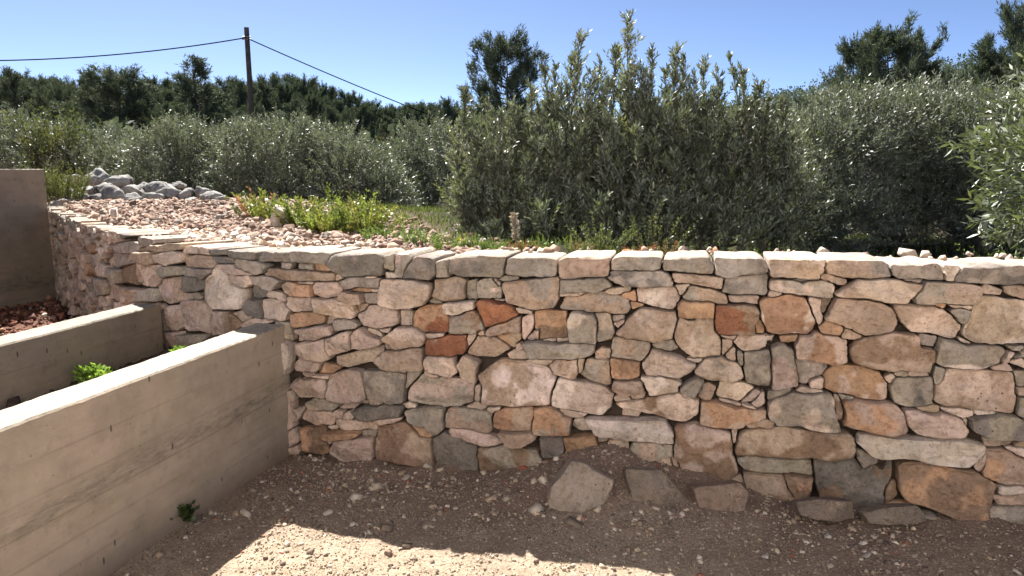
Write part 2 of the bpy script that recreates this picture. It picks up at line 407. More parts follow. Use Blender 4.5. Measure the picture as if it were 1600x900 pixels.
# ------------------------------------------------------------------ dry stone wall
PAL = {'c': (.66, .52, .44), 'w': (.76, .645, .57), 't': (.49, .37, .29), 'o': (.53, .335, .22), 'r': (.37, .165, .10), 'g': (.40, .345, .295),
       'k': (.25, .22, .20), 'b': (.32, .22, .155), 'p': (.59, .455, .39)}
STONES = """
A ^g 55,50 310,65 275,130 60,110
A ^k 285,125 330,68 600,65 660,110 625,205 395,205 310,160
A ^g 640,85 715,65 715,160 690,175 640,150
A ^cg 718,70 800,75 830,110 760,205 715,200
A ^gk 775,130 850,85 950,95 970,190 930,230 770,215
A ^g 975,120 1020,110 1050,205 975,205
A ^gk 1060,90 1250,80 1410,90 1385,205 1120,205 1050,180
B ^g -125,92 100,95 210,110 195,205 -130,205
B ^t 205,110 260,88 535,88 525,210 225,225
B ^g 540,100 600,90 855,95 850,150 800,170 540,165
B ^g 860,110 1140,75 1185,140 1170,185 1080,188 870,165
B ^g 1190,85 1480,95 1520,150 1515,185 1260,210 1190,190
C ^tc 5,90 350,95 365,110 320,218 10,205
C ^gt 350,110 700,100 760,140 760,200 640,220 480,215 370,190
C ^g 775,140 1070,135 1105,180 1105,230 850,230 770,190
C ^w 1095,140 1190,145 1150,230 1110,230
C ^gk 1160,220 1200,150 1600,145 1700,255 1500,255 1330,240 1170,235
A g 0,122 55,125 50,165 0,160
A g 95,138 180,130 180,168 95,162
A o 185,130 240,128 312,160 270,188 190,175
A t -100,165 0,165 320,185 345,215 320,235 -10,230 -105,190
A t 335,205 370,185 385,225 350,235
A g 350,245 400,215 600,225 605,285 480,280 380,290
A c 520,210 590,210 570,232 530,225
A c -35,270 0,245 60,250 45,325 0,325
A o 50,250 170,260 185,310 190,340 50,325
A c 90,245 180,248 180,262 95,262
A p 185,255 340,250 372,285 360,335 260,348 190,310
A t 360,345 400,295 500,320 510,380 430,380
A o 415,298 460,275 550,295 540,308 470,310
A g 510,320 600,315 600,375 515,380
A c 565,290 605,290 605,310 570,305
A w 637,190 730,188 730,218 640,222
A c 630,225 740,222 860,240 930,260 925,340 880,390 770,415 640,405 605,385 610,300
A t 940,330 960,235 1090,212 1140,225 1145,345 1050,370 960,355
A g 1155,240 1220,225 1215,355 1160,350
A wg 1215,240 1310,220 1365,280 1360,340 1220,350
A g 1320,220 1365,240 1360,275 1330,245
A g 1355,230 1400,200 1470,205 1460,235 1390,245
A gt 1375,250 1520,235 1740,215 1735,320 1700,400 1600,420 1400,370
A c 1320,358 1380,362 1380,382 1325,372
A p 20,345 185,340 195,425 60,430 15,390
A tc 200,355 350,348 455,385 470,440 420,475 290,445 210,430 195,380
A t 460,390 530,380 500,430 470,435
A p 465,450 550,388 640,400 720,430 720,510 600,540 500,515
A c 720,430 790,425 795,500 780,525 720,525
A g 795,425 820,440 810,510 800,500
A g 905,370 935,340 1000,375 960,390
A ro 815,445 870,400 1010,385 1040,470 1040,555 890,560 820,520
A w 1015,390 1040,370 1205,360 1210,400 1110,440 1020,440
A gb 1050,460 1110,445 1200,420 1250,460 1270,540 1225,570 1060,560
A t 1210,530 1260,530 1270,570 1230,575
A r 1225,355 1330,360 1450,400 1480,440 1390,495 1290,520 1250,470
A c 1460,405 1540,420 1570,440 1490,435
A to 1275,560 1310,520 1400,490 1485,460 1490,545 1450,560 1330,575 1290,588
A p 1500,470 1570,450 1570,510 1520,610 1495,600
A t 1575,440 1600,425 1650,440 1640,560 1600,605 1570,580
A o 50,450 120,435 240,435 280,475 265,500 130,530 60,525
A c 275,470 310,458 340,470 300,510 275,500
A g 330,480 400,465 475,510 470,530 330,550
A p 90,545 200,515 320,515 330,565 220,600 140,590
A p 100,570 170,595 150,610 100,615
A pc 100,625 270,600 300,720 270,738 130,720 100,680
A c 278,605 400,555 440,560 440,660 310,700 290,660
A p 445,570 480,530 530,550 620,600 620,630 500,665 445,655
A c 520,535 600,560 620,600 550,590 515,560
A c 590,545 660,535 650,565 595,565
A ct 620,600 720,530 840,530 900,570 900,610 880,640 700,662 650,620
A t 635,630 670,635 675,665 640,670
A c 895,570 1015,560 1020,580 930,600
A r 905,605 1040,575 1155,575 1150,685 1050,705 905,690
A c 1160,575 1215,575 1190,620 1160,650
A ct 1140,685 1220,585 1320,590 1420,665 1330,715 1200,710
A to 1320,590 1440,560 1495,570 1480,630 1450,670 1380,620
A c 1450,630 1480,620 1503,660 1490,695 1460,670
A c 1410,700 1450,675 1500,670 1540,700 1540,730 1430,725
A p 1520,600 1560,570 1580,600 1550,625
F g 700,150 745,140 1150,150 1155,200 1060,240 750,240
A c 325,720 480,680 625,645 625,680 560,740 400,780 330,765
A t 575,730 640,680 770,665 885,650 890,790 760,808 620,775
A c 885,730 920,705 1070,715 1100,800 1050,840 900,790
A c 890,800 990,840 940,855 885,850
A p 1100,760 1140,700 1230,745 1215,780 1215,880 1130,850
A p 75,760 100,725 240,745 230,800 150,810 85,795
A o 215,820 250,750 355,785 300,825
A c 100,820 180,812 190,850 120,850
A c 195,830 300,828 300,845
D pc 60,105 110,50 260,50 285,100 270,165 120,165
D p 20,110 80,50 60,110 30,130
D c 20,125 60,115 90,150 80,185 30,180
D p 290,130 310,20 420,-10 505,0 530,175 410,200 300,175
D kg 515,0 760,0 775,60 760,190 700,200 540,175
D p 540,180 640,190 620,215 550,225
D g 780,0 870,0 790,120 775,100
D cg 790,100 880,10 990,40 1130,60 1210,90 1190,200 1040,230 900,215 780,180
D c 1200,100 1240,90 1230,190 1205,185
F wt 420,350 560,250 720,250 800,280 880,300 910,380 880,450 875,530 640,545 440,530 440,400
D pg 130,210 200,175 320,180 370,215 300,250 200,260 150,245
D c 345,240 380,205 460,215 440,245
D c 450,200 540,185 530,210
D k 455,250 520,220 640,205 755,225 740,280 560,300 490,300
D c 740,215 790,195 830,230 780,245
D c 310,270 340,250 385,260 380,300 330,295
D c 385,270 430,252 455,290 430,308 390,300
D p 110,300 130,255 290,265 340,300 300,340 200,345
D p 60,240 130,230 120,260 70,330
D c 320,310 400,310 585,325 590,370 370,375 330,350
D c 585,300 640,290 760,290 700,320 600,345
D g 770,255 900,230 1000,235 1010,350 970,405 900,350 860,345 790,300
D tg 1010,290 1040,235 1200,240 1310,265 1300,390 1270,405 1140,370 1010,350
D c 1150,235 1200,210 1275,230 1240,260
D c 1290,225 1380,215 1340,255 1300,255
D ot 1310,290 1340,240 1560,230 1580,280 1550,380 1360,385 1310,360
F to 775,560 860,540 940,570 1010,620 1000,710 780,715
F t 545,700 770,705 800,730 700,790 610,785
F p 235,680 400,690 590,770 500,805 330,765 240,720
D o 800,330 880,350 945,400 920,432 840,420
D c 270,360 330,350 330,370 290,375
D o 260,390 370,378 490,385 480,405 300,425
D g 495,375 590,375 585,415 500,410
D w 265,430 300,425 310,450 280,460
D bo 90,370 250,350 270,430 290,520 270,535 115,515
D p 35,370 85,360 95,450 40,475
D p 35,490 105,460 115,510 50,530
D pt 300,500 340,430 560,415 580,430 575,540 540,565 380,560
D bt 580,420 600,340 760,320 860,420 930,430 945,600 720,580 590,560
D k 925,450 1000,390 1190,470 1215,500 1215,630 960,625
D bg 1205,540 1230,490 1400,470 1600,520 1640,600 1600,680 1450,700 1230,650
E cw 160,170 210,45 330,70 500,100 555,150 530,230 480,280 300,240 170,215
E c 215,240 390,270 360,290 240,285
E t 545,100 560,60 725,60 745,140 600,155
E c 555,170 640,160 660,190 565,205
E c 665,160 745,150 740,180 670,190
E cb 560,215 640,210 780,175 950,145 1095,175 1080,270 1010,325 900,310 800,265 600,245
E cw 725,45 860,30 985,80 960,130 780,155
E c 605,260 630,245 720,265 700,300 610,290
E w 365,290 480,300 800,300 880,310 940,400 940,445 700,430 430,385
E gw 290,350 310,310 370,300 430,380 350,385
E k 90,430 120,405 225,410 250,490 220,550 110,545
E ob 240,420 430,410 455,450 455,540 300,560 260,530
E c 455,430 515,430 500,520 460,535
E o 500,490 560,490 530,520 480,540
E c 520,440 560,420 640,430 650,480 600,510 530,470
E gt 660,470 690,430 930,450 930,510 800,545 740,540
E c 480,550 550,510 640,525 640,560 580,582
E p 510,580 560,575 640,585 560,620 510,615
E c 635,565 680,540 720,545 700,580
E c 690,590 800,560 910,530 920,590 850,610 700,605
E p 915,530 960,560 960,620 920,620
E b 120,560 220,560 235,600 170,620 130,600
E bp 940,340 1060,325 1280,380 1300,500 1335,630 1250,690 980,665 960,560 930,520
E c 1300,370 1325,370 1310,450 1300,440
E tb 1300,520 1350,400 1450,345 1560,335 1800,380 2020,380 2060,420 2060,530 1920,560 1830,530 1600,545 1450,510 1310,540
E t 1385,330 1500,305 1560,320 1575,360 1540,388 1400,350
E to 1100,260 1110,190 1250,200 1310,230 1500,240 1500,290 1330,355 1100,330
E c 1200,150 1230,70 1380,85 1440,115 1335,205 1210,165
E p 1210,175 1330,205 1380,240 1240,205
E p 1340,200 1440,120 1475,130 1440,190
E c 1365,210 1460,240 1450,252 1380,225
E c 1420,200 1490,135 1500,200 1450,230
E g 1315,560 1380,525 1520,535 1790,560 1800,640 1600,640 1380,615
H2 t -150,480 95,480 130,560 200,670 100,720 -20,660 -140,620
H2 ob 100,480 270,490 250,600 240,670 200,670 130,580
E g 1400,740 1560,770 1600,850 1420,800
B g 220,235 500,215 540,260 460,300 230,310
B gk 505,215 540,175 870,175 920,230 925,268 780,280 620,265
B t 920,195 1100,200 1240,225 1240,285 1100,260 920,235
B c 940,265 1030,258 1010,300 970,325
B g 1240,285 1260,215 1520,190 1510,330 1300,320 1240,305
B c 218,325 230,315 390,305 330,335
B c 475,320 530,285 660,280 650,300 540,340
B o 600,345 620,310 690,305 695,355
B gt 215,405 250,340 470,300 650,350 660,410 630,445 400,430
B o 640,360 740,390 670,415
B cw 700,290 790,280 930,275 965,350 930,415 800,395 705,360
B gt 985,345 1020,270 1200,300 1270,340 1270,380 1100,370
B c 1280,325 1465,335 1455,380 1285,360
B ob 55,430 100,420 255,430 260,590 80,605 50,540
B wg 265,520 290,430 430,435 450,500 445,625 290,620
B cg 435,440 520,435 555,560 540,600 450,620 450,500
B g 545,460 620,455 620,480 550,495
B c 555,510 620,490 630,510 580,540
B ct 570,560 620,500 720,410 940,430 945,480 925,590 820,625 640,590
B o 960,380 990,360 1180,370 1185,470 960,460
B rb 1190,390 1440,390 1465,430 1440,575 1190,560 1180,480
B ct 930,580 960,475 1180,480 1195,560 1225,620 1230,705 1060,725 950,650
B c 980,480 1040,470 1070,480 1010,492
B o 1445,500 1480,490 1505,540 1490,580 1445,575
B c 1225,575 1330,578 1300,600
B c 1310,620 1340,585 1570,580 1560,610 1440,680 1360,680
B c 1235,610 1295,605 1290,650 1240,700
B t 1255,700 1310,655 1315,735 1270,735
B g 1320,670 1365,690 1365,740 1345,770
B c 105,610 180,605 180,628
B c 190,605 275,600 260,620 200,632
B t 435,690 470,660 530,665 530,725 440,725
B gt 540,640 560,590 780,620 780,670 720,735 540,710
B o 525,725 560,720 715,745 715,830 650,855 545,840
B g 790,640 920,615 960,660 900,690 820,670
B c 725,760 800,670 900,690 1070,760 1060,800 960,848 760,830
B c 1020,725 1110,735 1080,755
B cg 1065,800 1110,740 1220,715 1340,760 1370,840 1300,865 1110,845
B gk 1370,690 1530,675 1550,720 1550,880 1500,900 1400,880 1370,780
G cg 20,170 80,140 150,190 190,410 20,430
B c 0,725 30,730 185,735 150,755 50,760
B tc 150,770 190,730 330,735 330,820 300,855 180,820
B t 335,720 370,725 375,800 345,820
B tg 345,820 385,730 520,735 530,890 480,890 390,860
C gc 0,280 20,235 180,240 380,240 415,270 400,340 250,325 90,300
C g 160,220 240,225 220,245
C t 330,200 350,190 490,235 490,270 335,225
C t 0,330 10,295 85,310 60,330
C ct 410,320 560,225 820,225 960,260 900,320 860,370 720,360 600,335
C tg 910,340 980,240 1240,250 1340,280 1330,330 1300,380 1000,380 920,370
C c 850,225 990,225 960,245 870,245
C c 1340,300 1370,255 1480,300 1470,325 1370,325
C t 1485,270 1600,265 1640,355 1590,350 1500,310
C ow -50,370 0,340 150,325 240,350 300,480 280,580 200,570 60,575 -10,560 -40,470
C c 255,335 330,350 340,500 325,515 280,430
C t 340,350 400,345 360,440 340,440
C t 355,470 420,340 700,365 780,410 800,500 760,550 650,585 600,580 480,525
C o 325,515 370,480 460,510 470,560 440,575 330,570
C t 455,570 490,530 580,570 570,600 460,595
C tc 785,380 1000,390 1060,400 1180,460 1220,530 1190,605 1050,570 900,560 830,480
C o 1040,380 1120,380 1090,415 1060,410
C c 1130,380 1270,395 1260,415 1160,400
C g 1140,430 1200,400 1270,430 1240,500 1200,510
C cw 1235,560 1300,370 1340,330 1600,365 1700,380 1700,630 1420,645 1300,630 1240,600
C op 170,650 200,590 290,555 490,600 495,740 400,760 180,715
C o 70,580 195,580 180,620 80,620
C c 0,580 55,590 0,640 -20,610
G tb 510,190 550,110 740,70 940,100 960,170 1040,180 1045,260 1000,330 800,325 620,290 530,260
G g 955,95 1080,120 1040,180 960,175
G wg 1045,250 1090,120 1240,160 1440,165 1480,190 1450,270 1330,315 1200,310 1070,285
G c 1210,120 1300,155 1240,160
G g 1480,160 1595,160 1590,195 1520,180
G c 1470,280 1500,200 1540,195 1500,260
G c 1515,260 1560,200 1640,190 1640,320
G c 1410,310 1510,280 1545,330 1430,325
G g 180,250 380,275 340,350 240,400 190,400
G c 250,380 300,355 350,365 340,420 270,425
G c 170,450 210,415 340,445 290,465
G op 350,420 360,330 420,290 600,300 700,335 750,410 745,500 690,515 600,500 430,455
G c 735,370 780,345 800,370 765,405
G g 785,345 810,315 885,320 880,355
G c 890,355 890,330 1010,350
G c 1010,330 1030,280 1045,290 1035,345
G kg 760,430 800,370 1030,360 1035,520 1000,550 800,530
G g 1040,290 1110,310 1110,400 1060,420 1040,400
G tc 1040,430 1120,320 1550,335 1575,470 1560,595 1330,565 1130,545 1040,515
G g 1555,335 1640,330 1640,425 1570,420
G c 1570,430 1640,430 1640,480 1575,480
G g 1565,600 1590,490 1680,490 1680,620 1600,630
G tc 410,480 435,475 480,560 480,640 440,630
G g 440,470 540,485 520,505 460,505
G to 470,515 560,500 800,530 850,600 855,690 780,730 650,700 470,650 480,570
G c 850,565 930,570 1090,590 1200,620 1265,690 1240,735 1100,745 960,720 870,660
G t 935,560 1010,530 1080,550 1070,595 980,600
G w 1090,560 1305,580 1290,620 1200,615
G w 1310,575 1455,590 1430,615 1310,610
G c 1230,630 1270,640 1265,690
G gk 1275,680 1280,620 1450,590 1600,620 1700,640 1700,740 1560,750 1380,745
G c 1365,760 1560,760 1540,790 1400,815 1365,800
G t 1550,790 1640,755 1680,810
G w 1500,810 1640,815 1640,895 1560,870
G cg 0,540 60,470 160,450 380,455 410,490 420,590 460,710 330,700 200,650 60,665 0,600
G g 0,450 150,430 90,460 0,500
G w 550,760 570,715 700,720 860,740 1200,750 1350,780 1350,830 1250,910 1000,880 820,835 770,860 640,850
H2 g 555,330 600,350 700,380 690,430 600,460 570,400
H2 kb 290,400 540,390 600,460 790,400 785,520 740,570 730,680 640,725 500,690 340,690 300,560
H2 bo 815,420 960,405 1150,450 1300,470 1420,550 1380,700 1370,780 1260,790 1100,720 870,650 820,600
H2 b 740,620 780,550 825,545 820,630 750,685
H2 to 720,700 800,680 940,690 900,740 760,740
H2 c 1285,440 1360,345 1360,420 1320,470
H2 to 1370,340 1500,340 1680,410 1680,570 1450,545 1350,490
H2 w 1445,570 1640,570 1640,610 1460,615
H2 t 1410,630 1640,620 1640,685 1450,680
H2 g 1380,700 1680,690 1680,860 1500,820 1390,780
H2 g 690,790 850,740 1040,740 1080,830 900,850 700,850
H2 g 1060,740 1240,800 1300,860 1140,850
H ^g 380,95 500,70 570,90 520,140 400,145
H ^t 560,130 600,100 830,80 830,110 750,125
H ^c 830,130 850,100 990,115 1000,145 840,135
H ^k 1000,120 1110,120 1110,150 1010,150
H ^k 1110,130 1290,140 1290,175 1120,165
H ^k 1300,190 1330,135 1485,140 1490,190 1310,192
H t 510,180 530,140 640,135 655,200 640,215 540,195
H c 650,160 750,130 830,140 835,190 740,215 660,190
H t 850,170 900,155 1010,165 1035,220 1010,240 840,220
H k 1010,165 1150,170 1160,205 1040,200
H g 1170,180 1300,195 1350,225 1340,260 1290,270 1170,235
H p 1080,215 1170,215 1290,265 1200,278 1100,250
H g 360,140 520,150 505,200 380,235
H t 250,230 300,230 300,290 250,290
H c 300,200 340,220 355,290 320,290
H g 355,230 420,250 420,330 360,310
H b 420,240 520,205 520,340 420,320
H tc 520,200 620,210 650,250 665,330 640,355 510,320
H c 600,215 690,220 650,255
H g 665,260 700,225 830,230 835,270 690,295
H g 840,235 1020,240 1020,270 970,305 850,270
H pt 675,320 700,300 800,295 820,330 825,440 720,460 680,440 640,370
H k 805,380 820,285 955,290 960,370 880,385
H pw 970,300 1040,215 1100,240 1120,330 1205,370 1210,490 1030,490 980,410
H c 1125,280 1240,280 1260,340 1210,355 1130,320
H g 1250,290 1400,280 1440,320 1380,375 1280,340
H k 1240,340 1330,350 1330,400 1300,430 1240,420
H c 1325,410 1350,375 1460,410 1450,450 1390,440
H k 1210,490 1240,425 1310,440 1320,550 1250,530
H c 1310,440 1400,425 1475,500 1450,565 1330,550
H g 830,395 900,395 910,430 835,435
H p 830,440 910,440 935,620 870,630 825,590
H p 690,480 800,465 810,600 740,635 690,590
H p 935,430 1010,490 1010,640 940,620
H p 1010,510 1090,510 1090,640 1020,650
H c 1130,520 1200,500 1240,540 1180,575
H b 1095,520 1130,530 1180,600 1100,640
H p 1170,600 1250,550 1380,570 1200,610
H p 670,640 780,640 775,770 680,740
H g 785,660 1000,650 900,740 790,750
H t 340,310 430,370 440,440 400,440
H t 430,360 540,370 530,440 480,450
H g 540,380 650,360 680,440 540,440
H g 285,300 350,310 350,400 290,400
"""
OFFS = {'A': (440, 380), 'B': (820, 380), 'C': (1200, 380), 'D': (440, 580), 'E': (820, 580), 'F': (640, 500), 'G': (1200, 500), 'H': (80, 360), 'H2': (1200, 620)}
def sdf_poly(px, py, poly):
    d = np.full(px.shape, 1e9); ins = np.zeros(px.shape, bool); n = len(poly)
    for i in range(n):
        ax, ay = poly[i]; bx, by = poly[(i+1) % n]
        ex, ey = bx-ax, by-ay; wx, wy = px-ax, py-ay
        t = np.clip((wx*ex+wy*ey)/(ex*ex+ey*ey+1e-12), 0, 1)
        d = np.minimum(d, np.hypot(wx-t*ex, wy-t*ey))
        c = ((ay > py) != (by > py)) & (px < (bx-ax)*(py-ay)/(by-ay+1e-12) + ax)
        ins ^= c
    return np.where(ins, -d, d)
TOPZ = lambda s: np.interp(s, [0, 4.0, 6.6, 7.6, SMAX], [1.22, 1.17, 1.15, 1.165, 1.22])
stones = []
for line in STONES.strip().splitlines():
    t = line.split(); ox, oy = OFFS[t[0]]; cap = t[1].startswith('^'); code = t[1].lstrip('^')
    poly = []
    for p in t[2:]:
        x, y = p.split(','); u, v = ox+float(x)/4, oy+float(y)/4
        try: poly.append(pix_to_wall(u, v))
        except Exception: pass
    if len(poly) >= 3: stones.append(dict(poly=np.array(poly), code=code, cap=cap, drawn=True))
GS = .004
s_ax = np.arange(0, SMAX, GS); z_ax = np.arange(-.12, 1.34, GS)
GX, GZ = np.meshgrid(s_ax, z_ax)
D = np.full(GX.shape, .5, np.float32); LAB = np.full(GX.shape, -1, np.int32)
# wobble so that joints are not ruler straight
wob = np.stack([GX, GZ, 0*GX], -1)
WX = (.007*fbm(wob, 22, 3, 4)).astype(np.float32); WZ = (.006*fbm(wob, 22, 44, 4)).astype(np.float32)
def stamp(i, poly, grow=.06):
    x0, z0 = poly.min(0)-grow; x1, z1 = poly.max(0)+grow
    a = max(int(x0/GS), 0); b = min(int(x1/GS)+1, len(s_ax)); c = max(int((z0+.12)/GS), 0); d = min(int((z1+.12)/GS)+1, len(z_ax))
    if b-a < 3 or d-c < 3: return
    sl = (slice(c, d), slice(a, b))
    f = sdf_poly(GX[sl]+WX[sl], GZ[sl]+WZ[sl], poly)
    m = f < D[sl]
    D[sl] = np.where(m, f, D[sl]); LAB[sl] = np.where(m, i, LAB[sl])
for i, st in enumerate(stones): stamp(i, st['poly'])
inside = (GZ < TOPZ(GX)) & (GZ > -.10)
def blob(cx, cz, a, b, rot=0, n=7):
    th = np.sort(rng.uniform(0, 2*math.pi, n)*.35 + np.linspace(0, 2*math.pi, n, endpoint=False)*.85)
    p = 2.6
    r = (np.abs(np.cos(th))**p + np.abs(np.sin(th))**p)**(-1/p)*rng.uniform(.86, 1.08, n)
    x = a*r*np.cos(th); y = b*r*np.sin(th); c, s = math.cos(rot), math.sin(rot)
    return np.stack([cx + x*c-y*s, cz + x*s+y*c], -1)
def add_random(poly, cap=False, code=None):
    if code is None:
        code = random.choices(['c', 'p', 't', 'g', 'o', 'w', 'k', 'tc', 'cg', 'gt', 'b'], [5, 5, 5, 4, 1.2, 2, 1.6, 3, 3, 2, 1])[0]
    stones.append(dict(poly=poly, code=code, cap=cap, drawn=False)); stamp(len(stones)-1, poly)
# far-left and right ends: coursed random stones where nothing was measured
s_left = pix_to_wall(150, 400)[0]; s_right = pix_to_wall(1598, 500)[0]
for lo, hi in ((0, s_left+.5), (s_right-.05, SMAX)):
    s = lo
    while s < hi:
        wd = random.uniform(.22, .42); i0 = min(int((s+wd/2)/GS), len(s_ax)-1)
        zt = float(TOPZ(s+wd/2))
        j0 = int((zt-.04+.12)/GS)
        if D[j0, i0] > .03: add_random(blob(s+wd/2, zt-.045, wd/2*.97, .048, 0, 8), True, random.choice(['g', 'gt', 't', 'k', 'g']))
        s += wd
    z = float(TOPZ(lo))-.10
    while z > -.1:
        h = random.uniform(.09, .17); s = lo + random.uniform(-.1, .1)
        while s < hi:
            wd = random.uniform(.10, .30); cx = s+wd/2; cz = z-h/2 + random.uniform(-.02, .02)
            i0 = min(max(int(cx/GS), 0), len(s_ax)-1); j0 = min(max(int((cz+.12)/GS), 0), len(z_ax)-1)
            if D[j0, i0] > .045: add_random(blob(cx, cz, wd/2*.95, h/2*.95, random.uniform(-.15, .15)))
            s += wd
        z -= h
# hidden strip behind the concrete walls and small wedges: fill largest holes first
def fill(limit, count, big=.08):
    for _ in range(count):
        DD = np.where(inside, D, -1)
        k = int(DD[::2, ::2].argmax()); ny, nx = DD[::2, ::2].shape; j, i = (k//nx)*2, (k % nx)*2
        r = float(DD[j, i])
        if r < limit: break
        r = min(r, big)
        z = z_ax[j]; s = s_ax[i]; cap = z > TOPZ(s)-.05
        # elongate in the freer direction
        best = 0; br = 0
        for rot in (0, .5, -.5, 1.2, -1.2):
            ext = 0
            for sg in (-1, 1):
                q = 1
                while q < 20:
                    ii = int(i + sg*q*r*.5/GS*math.cos(rot)); jj = int(j + sg*q*r*.5/GS*math.sin(rot))
                    if not (0 <= ii < len(s_ax) and 0 <= jj < len(z_ax)) or D[jj, ii] < r*.35 or not inside[jj, ii]: break
                    q += 1
                ext += q*r*.5
            if ext > best: best = ext; br = rot
        a = min(max(r, best/2*.95), .15)
        add_random(blob(s, z, a, r*1.02, br, 6), cap)
fill(.011, 420)
NS = len(stones)

def stone_mesh(st, idx):
    m = (LAB == idx) & (D < .0062) & (GZ < TOPZ(GX)+.016)
    if not m.any(): return None
    zz, xx = np.nonzero(m)
    if len(zz) < 12: return None
    cx, cz = s_ax[xx].mean(), z_ax[zz].mean()
    a = (np.percentile(s_ax[xx], 98)-np.percentile(s_ax[xx], 2))/2; b = (np.percentile(z_ax[zz], 98)-np.percentile(z_ax[zz], 2))/2
    a = max(a, .006); b = max(b, .006)
    area = len(zz)*GS*GS; size = math.sqrt(area)
    K = 72 if size > .09 else (36 if size > .05 else 22)
    th = np.linspace(0, 2*math.pi, K, endpoint=False); dx, dz = a*np.cos(th), b*np.sin(th)
    rr = np.zeros(K); tt = np.arange(.04, 2.4, .02)
    sx = cx + dx[:, None]*tt; sz = cz + dz[:, None]*tt
    ii = np.clip((sx/GS).round().astype(int), 0, len(s_ax)-1); jj = np.clip(((sz+.12)/GS).round().astype(int), 0, len(z_ax)-1)
    ok = m[jj, ii]
    for k in range(K):
        bad = np.nonzero(~ok[k])[0]
        # tolerate a small concavity at the start only
        rr[k] = tt[bad[0]-1] if len(bad) and bad[0] > 0 else (tt[-1] if not len(bad) else .3)
    rr = .12*np.roll(rr, 1) + .76*rr + .12*np.roll(rr, -1)
    gap = .0016 + .0030*random.random()
    rr = rr*(1 + .022*fbm(np.stack([np.cos(th)*3, np.sin(th)*3, np.full(K, idx*1.7)], -1), 2.6, 8, 3))
    rr = np.maximum(rr - gap/np.hypot(dx, dz), .15)
    big = size > .09
    depth = (.36 + .08*random.random()) if st['cap'] else (.13 if big else .09)
    w0 = random.uniform(-.026, .040) if big else random.uniform(-.045, .014)
    if st['cap']: w0 = random.uniform(.0, .025)
    bul = min(.032, size*.18)
    sc = min(1, size/.12)
    ring_r = [.55, .93, 1.0, 1.0, .996, .982, .955, .92, .88, .83, .77, .70, .63, .56, .48, .40, .32, .24, .16, .08]
    ring_w = [-depth, -depth*.93, -depth*.5, -.022*sc, -.009*sc, -.0025*sc] + [0]*14
    if not big:
        ring_r = [.6, .95, 1.0, .993, .965, .88, .68, .45, .22]; ring_w = [-depth, -depth*.6, -.016*sc, -.006*sc, -.001*sc, 0, 0, 0, 0]
    # chiselled facets
    nf = random.randint(3, 6) if big else random.randint(2, 3)
    pl = []
    for _ in range(nf):
        ang = random.uniform(0, 2*math.pi); sl = random.uniform(.06, .6)
        pl.append((sl*math.cos(ang)*b/max(a, b), sl*math.sin(ang)*a/max(a, b), random.uniform(.15, .9)*bul))
    rings = []
    for r_, w_ in zip(ring_r, ring_w):
        S = cx + dx*rr*r_; Z = cz + dz*rr*r_
        q = np.stack([S, Z, np.full(K, idx*3.1)], -1)
        W = np.full(K, bul)
        for gx, gz, o in pl: W = np.minimum(W, o + gx*(S-cx) + gz*(Z-cz))
        fr = min(1, max(0, (1-r_)/.2)); fr = fr*fr*(3-2*fr)
        W = w0 + w_ + W*(.25+.75*fr) + (fbm(q, 13, 5, 4)*.016 + fbm(q, 60, 9, 2)*.005)*(.4+.6*sc)*(1 if r_ < .999 else .3)
        if st['cap']:   # upper surface a bit uneven
            dzn = .006*fbm(np.stack([S, Z*3, np.full(K, w_*6+idx)], -1), 9, 2, 3); Z = Z + dzn
        rings.append(np.stack([S, Z, W], -1))
    front = np.array([[cx, cz, rings[-1][:, 2].mean()+.001]]); backp = np.array([[cx, cz, w0-depth]])
    A = np.concatenate(rings + [front, backp])
    V = wall_xyz(A[:, 0], A[:, 1], A[:, 2])
    nr = len(rings); q = []
    k = np.arange(K); k2 = (k+1) % K
    for r_ in range(nr-1): q.append(np.stack([r_*K+k, r_*K+k2, (r_+1)*K+k2, (r_+1)*K+k], -1))
    q = np.concatenate(q)
    tf = np.stack([(nr-1)*K+k, (nr-1)*K+k2, np.full(K, nr*K)], -1); tb = np.stack([k2, k, np.full(K, nr*K+1)], -1)
    c = st['code']; ca = np.array(PAL[c[0]]); cb = np.array(PAL[c[1]]) if len(c) > 1 else ca*np.array([.88, .9, .92])
    if cx < s_left: ca = ca*.5 + .5*np.array([.27, .235, .20]); cb = cb*.8
    ca = ca*random.uniform(.82, 1.14)*np.array([1, random.uniform(.97, 1.03), random.uniform(.95, 1.05)])
    pn = fbm(np.stack([A[:, 0], A[:, 1], np.full(len(A), idx*7.7)], -1), 9 if big else 14, 21, 3)
    th_ = .02 if len(c) > 1 else .12
    kf = np.clip((pn-th_)/.07+.5, 0, 1)[:, None]
    Cc = ca*(1-kf) + cb*kf
    if st['cap']:  # caps: upper surface behind the front edge blended towards grey-cream
        cap_top = np.clip((A[:, 2] < w0-.04*sc).astype(float), 0, 1)[:, None]*np.clip((A[:, 1]-cz > 0).astype(float), 0, 1)[:, None]
        Cc = Cc*(1-.75*cap_top) + np.array([.46, .40, .33])*.75*cap_top
    return V, q, np.concatenate([tf, tb]), Cc, area, (cx, cz)

built = []
for i, st in enumerate(stones):
    r_ = stone_mesh(st, i)
    if r_: built.append((st, r_))
